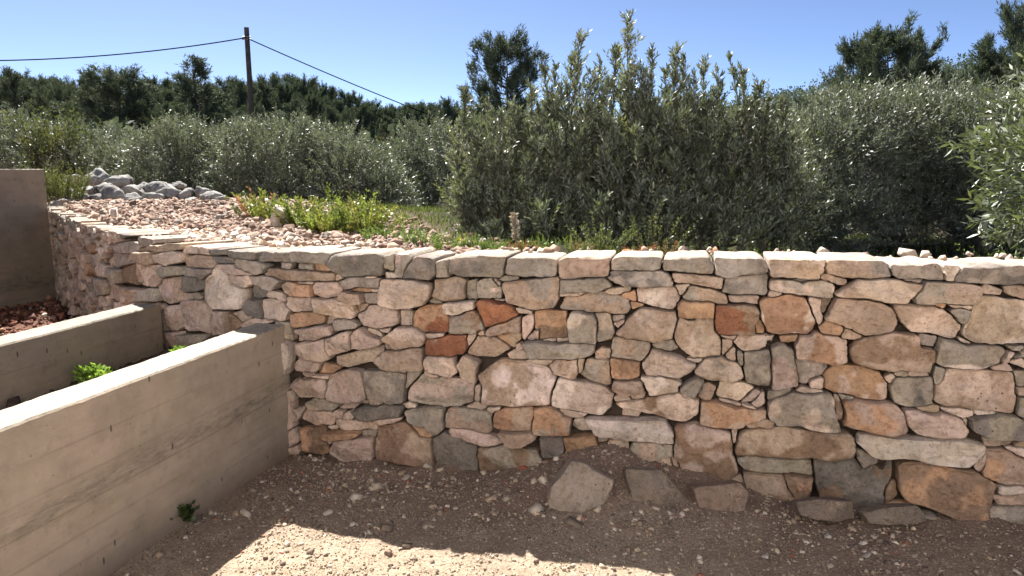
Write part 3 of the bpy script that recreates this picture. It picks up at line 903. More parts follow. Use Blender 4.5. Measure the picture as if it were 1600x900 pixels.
# apparent size in the picture: area / distance^2, only what is in view
def appsize(r_):
    p = wall_xyz(np.array([r_[5][0]]), np.array([r_[5][1]]), np.array([0.0]))[0]
    dd = math.hypot(p[0], p[1]); u = 800 + F*p[0]/max(p[1], .1)
    return (r_[4]/dd/dd) * (1 if -20 < u < 1640 else 0.01)
built.sort(key=lambda b: -appsize(b[1]))
wall = empty('dry_stone_wall', (P_of_s(7.5)[0], P_of_s(7.5)[1], 0))
tag(wall, 'dry stone retaining wall of cream, grey and rust stones across the view, topped with flat capstones', 'stone wall')
wo = np.array(wall.location)
LN = {'r': 'dark rust red stone', 'o': 'orange brown stone', 'k': 'dark grey stone', 'w': 'pale cream stone'}
rest = Acc()
for k, (st, (V, q, t3, Cc, area, _)) in enumerate(built):
    if k < 99:
        o = mesh_np('capstone' if st['cap'] else 'stone', V-wo, [t3, q], M_stone, wall, Cc, True)
        lb = LN.get(st['code'][0])
        if lb and not st['cap']: o['label'] = lb
    else:
        base = rest.n; rest.add(V, q, Cc); rest.more(t3, base)
o = rest.build('small_stones', M_stone, wall, True, origin=wo); o['kind'] = 'stuff'
# earth core
acc = Acc(); ss = np.arange(.0, SMAX, .12)
prof = [(-.065, -.2), (-.065, None), (-.42, None), (-.42, -.2)]
for w_, z_ in prof:
    zz = (TOPZ(ss)-.055) if z_ is None else np.full(len(ss), z_)
    acc.add(wall_xyz(ss, zz, np.full(len(ss), w_)), np.zeros((0, 4), int), (.1, .1, .1))
n_ = len(ss); q = []
for r_ in range(3):
    for k in range(n_-1): q.append([r_*n_+k, r_*n_+k+1, (r_+1)*n_+k+1, (r_+1)*n_+k])
acc.more(q, 0)
acc.build('earth_core', M_core, wall, False, origin=wo)

# ------------------------------------------------------------------ loose stones (angular)
CUBE = np.array([(x, y, z) for x in (-1, 1) for y in (-1, 1) for z in (-1, 1)], float)
CF = np.array([(0, 1, 3, 2), (4, 6, 7, 5), (0, 4, 5, 1), (2, 3, 7, 6), (0, 2, 6, 4), (1, 5, 7, 3)])
def rotmats(n, tilt=.5):
    az_ = rng.uniform(0, 2*math.pi, n); a = rng.normal(0, tilt, n); b = rng.normal(0, tilt, n)
    ca, sa = np.cos(az_), np.sin(az_); z0 = np.zeros(n); o1 = np.ones(n)
    Rz = np.stack([ca, -sa, z0, sa, ca, z0, z0, z0, o1], -1).reshape(n, 3, 3)
    ca, sa = np.cos(a), np.sin(a); Rx = np.stack([o1, z0, z0, z0, ca, -sa, z0, sa, ca], -1).reshape(n, 3, 3)
    ca, sa = np.cos(b), np.sin(b); Ry = np.stack([ca, z0, sa, z0, o1, z0, -sa, z0, ca], -1).reshape(n, 3, 3)
    return Rz@Rx@Ry
def scatter_chips(name, P, size, flat, cols, mat, tilt=.4, jit=.35, parent=None):
    n = len(P)
    V = CUBE[None]*(1+rng.uniform(-jit, jit, (n, 8, 3)))
    # pinch top corners so the chips look split
    V[:, :, :2] *= np.where(CUBE[None, :, 2:3] > 0, rng.uniform(.35, .95, (n, 1, 1)), 1.0)
    S = np.stack([size*rng.uniform(.7, 1.3, n), size*rng.uniform(.45, .95, n), size*flat*rng.uniform(.6, 1.3, n)], -1)*.5
    V = V*S[:, None, :]
    V = np.einsum('nij,nkj->nki', rotmats(n, tilt), V) + P[:, None, :]
    Fc = (CF[None] + (np.arange(n)*8)[:, None, None]).reshape(-1, 4)
    C = np.repeat(cols, 8, axis=0)
    return mesh_np(name, V.reshape(-1, 3), Fc, mat, parent, C)
def pick(cols, w, n):
    cols = np.array(cols); w = np.array(w, float); w /= w.sum()
    return cols[rng.choice(len(cols), n, p=w)]*rng.uniform(.8, 1.2, (n, 1))

# yard gravel (beyond counting)
def yard_points(n, lo=(-1.9, 1.6), hi=(3.4, 4.3), keep=None):
    x = rng.uniform(lo[0], hi[0], n); y = rng.uniform(lo[1], hi[1], n); d, s = signed_out(x, y)
    m = d > .0
    cx = -1.29-.25*(4.11-y); m &= x > cx-.02
    if keep is not None: m &= keep(x, y, d)
    return x[m], y[m], d[m]
GC = [(.42, .34, .26), (.33, .25, .18), (.22, .17, .13), (.50, .43, .35), (.30, .13, .08), (.16, .12, .10)]
x, y, d = yard_points(60000); n = len(x)
sz = rng.uniform(.003, .009, n)*np.where(rng.random(n) < .06, 2.0, 1)
dk = np.where(d < .8, 1.0, 1.0)[:, None]
scatter_chips('gravel', np.stack([x, y, yard_z(x, y)+sz*.15], -1), sz, .55, pick(GC, [4, 5, 3, 2, .3, 2], n)*dk, M_rubble, .5).update_tag()
g1 = bpy.data.objects['gravel']; tag(g1, 'fine pale gravel strewn over the dirt yard', 'gravel', kind='stuff')
x, y, d = yard_points(10000, keep=lambda x, y, d: rng.random(len(x)) < np.where(d < .6, 1.0, .40)*np.clip(.55+1.6*fbm(np.stack([x, y, 0*x], -1), 3.0, 55, 3), .05, 1)); n = len(x)
sz = rng.gamma(1.9, .0062, n)+.007
g2 = scatter_chips('stone_chips', np.stack([x, y, yard_z(x, y)+sz*.12], -1), sz, .45, pick(GC, [5, 4, 4, 2.4, .7, 2.5], n)*1.08, M_rubble, .35)
tag(g2, 'broken limestone and brick chips littering the dirt along the wall foot', 'stone chips', kind='stuff')

# rubble field behind the wall
def rubble():
    n = 120000
    x = rng.uniform(-7.5, 1.0, n); y = rng.uniform(3.9, 12.5, n); d, s = signed_out(x, y)
    lim = .3+ -.55*(y-4.2)          # right edge recedes to the left with distance
    m = (d < -.16) & (x < lim + .25*rng.normal(0, 1, n)) & (rng.random(n) < np.clip(1.5-.1*(y-4), .3, 1))
    x, y = x[m], y[m]; n = len(x)
    sz = np.clip(rng.gamma(1.15, .015, n)+.009, .010, .12)
    z = back_z(x, y) + sz*.10 + rng.uniform(0, .035, n)
    cl = pick([(.36, .265, .21), (.30, .21, .16), (.45, .37, .31), (.25, .16, .12), (.18, .12, .09), (.26, .23, .20)], [4, 5, 1.3, 5, 4, 1.5], n)
    o = scatter_chips('rubble', np.stack([x, y, z], -1), sz, .5, cl, M_rubble, .6)
    tag(o, 'pinkish broken rubble backfill spread level behind the stone wall', 'rubble', kind='stuff')
    # chips bedded on the top of the wall
    s = rng.uniform(0, SMAX, 4200); w = rng.uniform(-.62, -.06, len(s)); p = wall_xyz(s, TOPZ(s), w)
    keep = (rng.random(len(s)) < np.where(w < -.25, 1, .18)*np.interp(s, [5.5, 7.2, 8.4], [1, .4, .10])); p = p[keep]; w = w[keep]; n = len(p)
    sz = np.clip(rng.gamma(1.8, .014, n)+.010, .01, .07)
    p[:, 2] += np.where(w < -.3, .0, .004) + sz*.1 - .01
    cl = pick([(.50, .40, .32), (.44, .31, .23), (.56, .47, .38), (.40, .20, .12)], [5, 4, 4, .8], n)
    o = scatter_chips('stone_fragments', p, sz, .55, cl, M_rubble, .4)
    tag(o, 'small broken stone fragments lying along the top of the wall', 'stone fragments', kind='stuff')
rubble()

# ------------------------------------------------------------------ individual rocks
def rock(name, c, dims, seed, mat, tint=(.4, .36, .3), rz=0, facets=9, rough=.06, sub=3, smooth=True):
    """faceted boulder: sphere cut by random planes, then weathered"""
    rs = np.random.default_rng(seed)
    import bmesh
    bm = bmesh.new(); bmesh.ops.create_icosphere(bm, subdivisions=sub+1, radius=1.0)
    V = np.array([v.co[:] for v in bm.verts]); Fa = np.array([[v.index for v in f.verts] for f in bm.faces]); bm.free()
    nrm = rs.normal(0, 1, (facets, 3)); nrm /= np.linalg.norm(nrm, axis=1)[:, None]; dd = rs.uniform(.42, .85, facets)
    r = np.ones(len(V))
    for nn_, d0 in zip(nrm, dd):
        dt = V@nn_; r = np.where(dt*r > d0, d0/np.maximum(dt, 1e-3), r)
    r = r*(1 + rough*fbm(V+seed, 2.2, seed, 4) + rough*.35*fbm(V+seed, 9, seed, 2))
    V = V*r[:, None]*np.array(dims)*.5*1.15
    c_, s_ = math.cos(rz), math.sin(rz); V = V@np.array([[c_, s_, 0], [-s_, c_, 0], [0, 0, 1]])
    C = np.array(tint)*(1+.15*fbm(V*8+seed, 1, seed+4, 3))[:, None]
    return mesh_np(name, V, Fa, mat, None, C, smooth, loc=tuple(c))
# half-buried boulders at the wall foot
def foot(poly, thick, seed, tint, label, push=.03):
    poly = np.array(poly, float); u, v = poly.mean(0); vb = poly[:, 1].max()
    Y = at_z(u, vb, .05)[1] + thick*.22
    W = np.array([at_y(a, b, Y) for a, b in poly]); c = W.mean(0); q = (W-c)[:, [0, 2]]
    th = np.linspace(-math.pi, math.pi, 181); Rr = np.zeros(181)
    for k, t in enumerate(th):
        d = np.array([math.cos(t), math.sin(t)]); best = .02
        for i in range(len(q)):
            a, b = q[i], q[(i+1) % len(q)]; e = b-a; det = d[0]*(-e[1]) + e[0]*d[1]
            if abs(det) < 1e-9: continue
            r_ = (a[0]*(-e[1]) + e[0]*a[1])/det; w = (d[0]*a[1] - d[1]*a[0])/det
            if r_ > 0 and -1e-6 <= w <= 1+1e-6: best = max(best, r_)
        Rr[k] = best
    import bmesh
    bm = bmesh.new(); bmesh.ops.create_icosphere(bm, subdivisions=5, radius=1.0)
    V = np.array([v_.co[:] for v_ in bm.verts]); Fa = np.array([[v_.index for v_ in f.verts] for f in bm.faces]); bm.free()
    ang = np.arctan2(V[:, 2], V[:, 0]); rho = np.hypot(V[:, 0], V[:, 2]); R_ = np.interp(ang, th, Rr)
    rs = np.random.default_rng(seed); f = V[:, 1].copy()
    rp = np.minimum(1, rho*1.18)**.85
    X = np.cos(ang)*R_*rp; Z = np.sin(ang)*R_*rp; Yy = np.sign(f)*np.abs(f)**.7*thick*.5
    lim = np.full(len(V), thick)                       # split planes across the front
    for _ in range(5): lim = np.minimum(lim, thick*rs.uniform(.34, .5) + rs.uniform(-.5, .5)*X + rs.uniform(-.6, .35)*Z)
    Yy = np.where(f < 0, -np.minimum(-Yy, np.maximum(lim, .01)), Yy)
    P = np.stack([X, Yy, Z], -1); P = P*(1 + .10*fbm(P+seed, 9, seed, 4))[:, None]; P[:, 1] += .018*fbm(P+seed, 22, seed+3, 4)
    C = np.array(tint)*(1+.25*fbm(P*8+seed, 1, seed+4, 3))[:, None]
    o = mesh_np('boulder', P, Fa, M_stone, None, C, True, loc=(c[0], Y+push, c[2]-.02)); o.rotation_euler = (R(-16), 0, 0)
    tag(o, label, 'boulder', 'boulders half buried at the wall foot')
foot([(855, 785), (860, 758), (893, 721), (915, 723), (958, 747), (942, 778), (900, 798)], .26, 41, (.34, .285, .245), 'broad grey boulder half buried at the foot of the wall, leftmost of three')
foot([(982, 742), (1040, 743), (1078, 787), (1072, 804), (1030, 806), (992, 794)], .22, 52, (.25, .205, .17), 'low jagged grey boulder half buried between two smoother ones', .10)
foot([(1089, 770), (1165, 763), (1175, 778), (1166, 806), (1100, 808)], .22, 23, (.29, .215, .175), 'flat boulder with a reddish top half buried at the wall foot', .11)
foot([(1264, 802), (1300, 796), (1350, 799), (1352, 822), (1320, 830), (1268, 822)], .16, 34, (.22, .175, .145), 'low flat stone sunk in dirt below the dark olive grey block', .15)
foot([(1372, 818), (1410, 808), (1462, 808), (1472, 828), (1430, 834), (1380, 834)], .16, 35, (.25, .205, .17), 'long pale stone sunk in dirt at the wall foot towards the right edge', .15)
# single stones lying in the yard
for (u, v, px, tint, lb) in [(513, 799, 16, (.42, .36, .30), 'pale angular stone lying alone in the shaded dirt'),
                             (635, 742, 15, (.40, .34, .29), 'flat pale stone by the foot of the wall below the dark grey block'),
                             (928, 797, 14, (.50, .44, .38), 'upright white chip beside the rounded grey boulder'),
                             (1295, 835, 14, (.42, .38, .33), 'small grey stone in front of the sunken flat stone'),
                             (1196, 871, 14, (.46, .41, .36), 'pale pebble in the dirt nearest the bottom edge'),
                             (410, 749, 11, (.50, .43, .35), 'white pebble beside the end of the concrete wall'),
                             (818, 745, 13, (.26, .09, .055), 'red brick fragment at the foot of the wall'),
                             (1350, 845, 13, (.45, .40, .35), 'pointed pale chip in the shaded dirt right of the small grey stone'),
                             (607, 862, 15, (.20, .14, .10), 'brown clod lying on the sunlit gravel'),
                             (1590, 890, 12, (.45, .40, .35), 'pale stone in the bottom right corner of the yard')]:
    p = at_z(u, v, .01); w_ = px/F*math.hypot(p[1], CAMH)
    p[2] = float(yard_z(np.array([p[0]]), np.array([p[1]]))[0]) + w_*.15
    o = rock('loose_stone', p, (w_, w_*.8, w_*.55), u, M_rubble, tint, rz=u*.1, facets=12, sub=2)
    tag(o, lb, 'stone', 'single stones lying in the yard')
# white boulder behind the wall
p = at_y(441, 362, 6.4); o = rock('boulder', (p[0], 6.4, float(back_z(np.array([p[0]]), np.array([6.4]))[0])+.09), (.24, .2, .25), 71, M_rubble, (.50, .44, .37), facets=14)
tag(o, 'pale rounded boulder on the rubble beside the yellow green shrubs', 'boulder')
# pile of grey weathered rocks at the back left
random.seed(5)
spots = [(94, 322, 26), (118, 280, 24), (150, 283, 34), (140, 300, 26), (165, 296, 30), (186, 290, 34), (205, 302, 40), (175, 310, 34), (228, 296, 30), (252, 300, 36), (240, 312, 34),
         (212, 314, 34), (268, 306, 30), (290, 308, 28), (318, 304, 32), (330, 312, 30), (345, 314, 22), (128, 312, 26), (300, 318, 24), (280, 292, 20), (262, 296, 24), (200, 284, 24), (155, 312, 20), (108, 300, 22), (186, 322, 22)]
ordn = ['lowest, against the concrete wall end', 'small one at the upper left', 'broad one on the left shoulder', 'dark one under the left shoulder', 'ridged one left of centre', 'upper one left of centre',
        'large low one near the middle', 'low slab in front left of the middle', 'pale one at the top middle', 'large one right of the middle', 'low one in front of the middle', 'flat front one',
        'rounded one on the right half', 'small one on the right half', 'big grey one near the right end', 'low front one near the right end', 'last small one at the right end', 'front one at the left foot',
        'small front one towards the right', 'small one over the right half', 'small top one right', 'small top one left', 'small one in the left front',
        'small one beside the left bush', 'small flat one in the middle front']
for k, (u, v, w_) in enumerate(spots):
    Y = 9.4 + (322-v)*.05 + random.uniform(-.1, .1)
    if k == 0: Y = 8.9
    p = at_y(u, v-(2 if k else 0), Y); ww = w_/F*Y*1.28
    o = rock('rock', (p[0], Y, p[2]), (ww, ww*random.uniform(.7, 1), ww*random.uniform(.5, .75)), 100+k, M_rock, rz=random.uniform(0, 3), facets=14, rough=.32, sub=2, smooth=False)
    tag(o, 'grey rock in the pile behind the rubble, ' + ordn[k], 'rock', 'grey rocks piled behind the rubble')

# ------------------------------------------------------------------ concrete walls
def concrete_wall(name, corners, label, seed, mat, top_var=.0035):
    """corners: bottom/top outline given as 8 points: front-left.. (a hexahedron) -> subdivided, roughened"""
    P = np.array(corners, float)      # order: b0 b1 b2 b3 (bottom loop) t0 t1 t2 t3 (top loop)
    org = np.array([P[:4, 0].mean(), P[:4, 1].mean(), 0.0])
    acc = Acc()
    def face(a, b, c, d, nu, nv, r=.0):
        u = np.linspace(0, 1, nu); v = np.linspace(0, 1, nv); U, W = np.meshgrid(u, v)
        V = (a*(1-U)[..., None]+b*U[..., None])*(1-W)[..., None] + (d*(1-U)[..., None]+c*U[..., None])*W[..., None]
        V = V.reshape(-1, 3); dist = fbm(V, 5, seed, 4)*.006
        V = V + np.stack([dist, dist*.5, fbm(V, 7, seed+5, 4)*top_var + .0045*np.minimum(fbm(V, 38, seed+8, 3), .05)], -1)
        i = (np.arange(nv-1)[:, None]*nu + np.arange(nu-1)[None]).ravel()
        acc.add(V, np.stack([i, i+1, i+1+nu, i+nu], -1), (.4, .35, .3))
    b0, b1, b2, b3, t0, t1, t2, t3 = P
    L = max(np.linalg.norm(b1-b0), np.linalg.norm(b2-b1)); nl = int(L/.03)
    # arris softened: inset the top loop a little and add a chamfer strip
    def ins(t, k): c = P[4:].mean(0); q = t + (c-t)/np.linalg.norm((c-t))*k; q = q.copy(); q[2] = t[2]; return q
    ch = .008
    T = []
    for k in range(4):
        pr = P[4+(k-1) % 4]-P[4+k]; nx = P[4+(k+1) % 4]-P[4+k]
        T.append(P[4+k] + pr/np.linalg.norm(pr)*ch + nx/np.linalg.norm(nx)*ch)
    low = [P[4+k]-np.array([0, 0, ch]) for k in range(4)]
    for k in range(4):
        k2 = (k+1) % 4; e = np.linalg.norm(P[k2]-P[k]); nu = max(int(e/.03), 2)
        face(P[k], P[k2], low[k2], low[k], nu, 20)
        face(low[k], low[k2], T[k2], T[k], nu, 2)
    e01 = np.linalg.norm(b1-b0); e12 = np.linalg.norm(b2-b1)
    face(T[0], T[1], T[2], T[3], max(int(e01/.02), 3), max(int(e12/.02), 3))
    o = acc.build(name, mat, None, True, origin=org)
    me = o.data
    import bmesh
    bm = bmesh.new(); bm.from_mesh(me); bmesh.ops.remove_doubles(bm, verts=bm.verts, dist=.0012); bm.normal_update(); bm.to_mesh(me); bm.free()
    me.set_sharp_from_angle(angle=R(40))
    tag(o, label, 'concrete wall', 'cast concrete garden walls'); return o
def cwall(nearxy, farxy, thick, zt, label, seed, near_base_shift=0, zb=-.1, mat=M_conc):
    n_ = np.array(nearxy); f_ = np.array(farxy); d_ = (f_-n_)/np.linalg.norm(f_-n_); lf = np.array([-d_[1], d_[0]])
    b0 = (*(n_+np.array([near_base_shift, 0])), zb); b1 = (*f_, zb); b2 = (*(f_+lf*thick), zb); b3 = (*(n_+lf*thick), zb)
    concrete_wall('concrete_wall', [b0, b1, b2, b3, (*n_, zt), (*f_, zt), (*(f_+lf*thick), zt), (*(n_+lf*thick), zt)], label, seed, mat)
# first wall: right face runs from beside the camera to the stone wall
fa = np.array((-1.285, 4.12)); di = np.array((-.245, -1.0))
cwall(fa+di*4.2, fa, .19, .75, 'low cast concrete wall with sunlit top running from the left foreground to the stone wall', 3)
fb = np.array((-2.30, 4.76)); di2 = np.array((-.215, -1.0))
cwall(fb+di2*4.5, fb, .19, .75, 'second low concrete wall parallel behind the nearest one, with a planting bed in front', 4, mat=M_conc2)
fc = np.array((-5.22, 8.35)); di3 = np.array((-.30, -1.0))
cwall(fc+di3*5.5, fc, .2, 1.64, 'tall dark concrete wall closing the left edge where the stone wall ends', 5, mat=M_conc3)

# unseen pale building and paving added behind the camera to bounce sunlight
def bounce_house():
    m, n, l, b = new_mat('pale_bounce_render'); co = n.new('ShaderNodeTexCoord').outputs['Object']
    c = ramp(n, l, noise_node(n, l, co, 1.5, 6), [(.3, (.78, .755, .72)), (.7, (.84, .815, .78))]); l.new(c, b.inputs['Base Color']); b.inputs['Roughness'].default_value = .9
    bump(n, l, b, noise_node(n, l, co, 80, 4), .4, .004)
    mt, n, l, b = new_mat('roof_tiles'); b.inputs['Base Color'].default_value = (.35, .14, .08, 1)
    mg, n, l, b = new_mat('window_glass'); b.inputs['Base Color'].default_value = (.03, .035, .04, 1); b.inputs['Roughness'].default_value = .1
    mw, n, l, b = new_mat('white_frame'); b.inputs['Base Color'].default_value = (.75, .75, .73, 1)
    mp, n, l, b = new_mat('bounce_slab'); b.inputs['Base Color'].default_value = (.58, .55, .49, 1); b.inputs['Roughness'].default_value = .9
    root = empty('bounce_house', (1.2, -3.3, 0), -.22); tag(root, 'unseen pale two storey building added to bounce sunlight onto the stone wall', 'bounce_house')
    def bx(name, x0, x1, y0, y1, z0, z1, mat, par):
        V = np.array([(x, y, z) for x in (x0, x1) for y in (y0, y1) for z in (z0, z1)], float); return mesh_np(name, V, CF, mat, par)
    bx('wall', -7.5, 7.5, -8, 0, -.1, 6.2, m, root)
    V = np.array([(-8, .4, 6.201), (8, .4, 6.201), (8, -8.4, 6.201), (-8, -8.4, 6.201), (-8, -4, 8.2), (8, -4, 8.2)], float)
    o = mesh_np('roof', V, [np.array([(0, 1, 5, 4), (2, 3, 4, 5), (0, 3, 2, 1)]), np.array([(0, 4, 3), (1, 2, 5)])], mt, root)
    for x, z in ((-5, 1.0), (3.6, 1.0), (-5, 3.9), (-.6, 3.9), (3.6, 3.9)):
        f = bx('window', x, x+1.2, .003, .05, z, z+1.2, mw, root); bx('pane', x+.08, x+1.12, .045, .06, z+.08, z+1.12, mg, f)
    f = bx('door', -.6, .4, .003, .06, 0, 2.15, mw, root)
    t = bx('bounce_terrace', -8, 8, -3.3+3.31, 3.2, -.1, .06, mp, None); t.location = (1.2, -3.3, 0); t.rotation_euler = (0, 0, -.22); tag(t, kind='structure')  # added paving, also out of view, for more bounced light
bounce_house()

# soil beds between the walls
def soil_sheet(name, poly, z, tint, seed, res=.04):
    poly = np.array(poly); x0, y0 = poly.min(0); x1, y1 = poly.max(0)
    xs = np.arange(x0, x1+res, res); ys = np.arange(y0, y1+res, res); X, Y = np.meshgrid(xs, ys)
    p3 = np.stack([X, Y, 0*X], -1); Z = z + .03*fbm(p3, 2.5, seed, 4) + .012*fbm(p3, 14, seed+1, 3)
    V = np.stack([X, Y, Z], -1).reshape(-1, 3); nx, ny = len(xs), len(ys)
    i = (np.arange(ny-1)[:, None]*nx + np.arange(nx-1)[None]).ravel(); Q = np.stack([i, i+1, i+1+nx, i+nx], -1)
    c = V[Q].mean(1); ins = sdf_poly(c[:, 0], c[:, 1], poly) < 0
    used = np.unique(Q[ins]); rm = np.full(len(V), -1); rm[used] = np.arange(len(used))
    o = mesh_np(name, V[used], rm[Q[ins]], M_ground, None, np.broadcast_to(np.array(tint), (len(used), 3)), True)
    tag(o, kind='structure'); return o
lf1 = np.array((-.97, .24))*.19
soil_sheet('bed_soil', [fa+di*4.1+lf1*.6, fa+lf1*.6, (-1.6, 4.4), (-1.9, 4.62), fb+np.array((.03, .05)), fb, fb+di2*4.4-np.array((.05, 0))], .42, (.062, .045, .036), 6)
soil_sheet('back_bed_soil', [fb+di2*4.4-np.array((.14, 0)), fb-np.array((.12, 0)), (-2.6, 5.2), (-3.3, 6.0), (-4.1, 7.05), (-4.9, 8.1), fc, fc+di3*5.4], .17, (.12, .058, .038), 8)
# clods and litter in the beds
def bed_litter(poly, z, n, name, label, cols, w):
    poly = np.array(poly); x0, y0 = poly.min(0); x1, y1 = poly.max(0)
    x = rng.uniform(x0, x1, n); y = rng.uniform(y0, y1, n); m = sdf_poly(x, y, poly) < -.02; x, y = x[m], y[m]; n = len(x)
    sz = rng.gamma(2, .010, n)+.008
    o = scatter_chips(name, np.stack([x, y, np.full(n, z)+sz*.2], -1), sz, .6, pick(cols, w, n), M_rubble, .6)
    tag(o, label, 'soil clods', kind='stuff')
bed_litter([fa+di*4+lf1, fa+lf1, (-1.9, 4.6), fb, fb+di2*4.3], .425, 5000, 'soil_clods', 'dark soil crumbs with a few pale bits in the front planting bed', [(.05, .035, .03), (.09, .06, .045), (.4, .36, .32)], [6, 3, .25])
bed_litter([fb+di2*4.3-np.array((.2, 0)), fb-np.array((.2, 0)), (-3.3, 5.9), (-4.9, 7.9), fc, fc+di3*5], .175, 16000, 'clay_clods', 'reddish clay clods covering the back planting bed', [(.17, .07, .045), (.12, .055, .04), (.26, .14, .09), (.38, .30, .24)], [6, 4, 2, .5])

# ------------------------------------------------------------------ foliage
def unit(v): return v/(np.linalg.norm(v, axis=-1, keepdims=True)+1e-9)
def leaf_quads(B, Dv, L, W, cols, cup=.15):
    """B base points, Dv unit direction, L length, W width -> diamond leaves"""
    n = len(B); r = rng.normal(0, 1, (n, 3)); side = unit(np.cross(Dv, r)); nor = np.cross(side, Dv)
    L = L[:, None]; W = W[:, None]
    a = B; b = B + Dv*L*.45 + side*W*.5 + nor*W*cup; c = B + Dv*L; d = B + Dv*L*.45 - side*W*.5 + nor*W*cup
    V = np.stack([a, b, c, d], 1).reshape(-1, 3); Q = np.arange(n*4).reshape(n, 4)
    return V, Q, np.repeat(cols, 4, axis=0)
def shoots(acc, woods, roots, dirs, length, nleaf, leafL, leafW, palette, weights, spread=.75, bend=.25, wood=True, young=None, upright=0.0, tipfrac=.0):
    n = len(roots); dirs = unit(dirs)
    t = np.linspace(.08, 1, nleaf)
    bendv = rng.normal(0, 1, (n, 3))*bend; bendv[:, 2] = np.abs(bendv[:, 2])*.6 + upright
    P = roots[:, None] + dirs[:, None]*length[:, None, None]*t[None, :, None] + bendv[:, None]*length[:, None, None]*(t**2)[None, :, None]*.5
    Td = unit(dirs[:, None] + bendv[:, None]*t[None, :, None])
    P = np.repeat(P, 2, axis=1); Td = np.repeat(Td, 2, axis=1)       # opposite pairs
    m = P.shape[1]
    s1 = unit(np.cross(Td, rng.normal(0, 1, (n, 1, 3)))); s2 = np.cross(Td, s1)
    ph = (np.arange(m)//2)*(math.pi/2); sg = np.where(np.arange(m) % 2 == 0, 1.0, -1.0)
    sd_ = (s1*np.cos(ph)[None, :, None] + s2*np.sin(ph)[None, :, None])*sg[None, :, None]
    dv = unit(Td + sd_*spread + rng.normal(0, .22, P.shape))
    base = pick_c(palette, weights, n)[:, None, :]*rng.uniform(.8, 1.2, (n, m, 1))
    Ls = np.broadcast_to(leafL*rng.uniform(.7, 1.15, (n, m)), (n, m)); Ws = Ls*leafW
    V, Q, C = leaf_quads(P.reshape(-1, 3), dv.reshape(-1, 3), Ls.reshape(-1), Ws.reshape(-1), base.reshape(-1, 3))
    acc.add(V, Q, C)
    if wood:   # thin stems as crossed ribbons
        w_ = .0035
        A = roots; Bm = roots + dirs*length[:, None]*.5 + bendv*length[:, None]*.125; E = roots + dirs*length[:, None] + bendv*length[:, None]*.5
        for ax in (np.array([1., 0, 0]), np.array([0, 1., 0])):
            sdv = ax*w_
            V = np.stack([A-sdv, A+sdv, Bm+sdv*.7, Bm-sdv*.7, E+sdv*.2, E-sdv*.2], 1).reshape(-1, 3)
            b0 = (np.arange(n)*6)[:, None]; Q = np.concatenate([b0+np.array([[0, 1, 2, 3]]), b0+np.array([[3, 2, 4, 5]])])
            woods.add(V, Q, (.10, .085, .065))
def pick_c(p, w, n):
    p = np.array(p); w = np.array(w, float); w /= w.sum(); return p[rng.choice(len(p), n, p=w)]*rng.uniform(.8, 1.2, (n, 1))
OLV = [(.085, .100, .060), (.055, .068, .043), (.125, .135, .085), (.17, .18, .13), (.13, .15, .045)]
OLVW = [5, 4, 3, 1.6, 1.2]
def olive(base, blobs, n, slen, leafL, label, nleaf=9, pal=OLV, palw=OLVW, group='olive trees behind the wall', name='olive_tree', up=.9, shell=.45, trunk=True, extra=None, cat='olive tree', sprays=None, leafW=.25):
    root = empty(name, base); tag(root, label, cat, group)
    leaf = Acc(); wood = Acc(); b0 = np.array(base, float)
    vol = np.array([b[3]*b[4]*b[5] for b in blobs]); cnt = (n*vol/vol.sum()*1.5).astype(int)
    for (cx, cy, cz, rx, ry, rz_), k in zip(blobs, cnt):
        u = unit(rng.normal(0, 1, (k, 3))); rad = rng.uniform(shell, 1, k)**.6
        p = np.array([cx, cy, cz]) + u*rad[:, None]*np.array([rx, ry, rz_])
        cl = fbm(p, 3.4/max(rx, .35), 13, 2)                # gaps between clumps
        keep = cl > -.06 - .25*(rng.random(k) < .25); p = p[keep]; u = u[keep]; rad = rad[keep]; k2 = len(p)
        d = unit(u*.75 + np.array([0, 0, up]) + rng.normal(0, .35, (k2, 3)))
        ln = slen*rng.uniform(.55, 1.25, k2)
        shoots(leaf, wood, p-b0, d, ln, nleaf, leafL, leafW, pal, palw)
    if sprays is not None:          # long upright leaders, each feathered with short rising twigs
        for (A_, E_, wd) in sprays:
            ax = E_-A_; L_ = np.linalg.norm(ax); ax = ax/L_; k = int(14 + 32*L_); t = rng.uniform(0, 1, k)**.85
            cv = unit(rng.normal(0, 1, 3))*.05*L_; pos = A_ + ax*L_*t[:, None] + cv*(4*t*(1-t))[:, None]
            r_ = rng.normal(0, 1, (k, 3)); r_ -= (r_@ax)[:, None]*ax; r_ = unit(r_)
            ln = wd*rng.uniform(.4, 1.5, k)*(1.0-.80*t)*2.7 + .025; dv = unit(ax + r_*rng.uniform(.25, .85, (k, 1)))
            tone = rng.uniform(.7, 1.45); nl = 7
            shoots(leaf, wood, pos-b0, dv, ln, nl, leafL, leafW, [tuple(np.array(c)*tone) for c in pal], palw, spread=.5, bend=.08)
            tube(wood, np.stack([A_-b0, (A_+E_)/2-b0+cv, E_-b0]), [.007, .005, .002], 4, (.16, .14, .11))
    if trunk:
        # limbs from the base towards every blob
        for (cx, cy, cz, rx, ry, rz_) in blobs:
            for q in range(3):
                tgt = np.array([cx, cy, cz]) - b0 + rng.normal(0, .35, 3)*np.array([rx, ry, rz_]); st = rng.normal(0, .04, 3)*[1, 1, 0]
                tt = np.linspace(0, 1, 7)[:, None]; mid = tgt*.5 + rng.normal(0, .12, 3)*np.linalg.norm(tgt)
                pts = st*(1-tt)**2 + 2*mid*tt*(1-tt) + tgt*tt**2
                tube(wood, pts, np.linspace(.045 if q == 0 else .028, .008, 7), 6, (.1, .085, .065))
    if extra: extra(leaf, wood, b0)
    leaf.build('crown', M_olive, root); wood.build('trunk', M_bark, root, True)
    return root

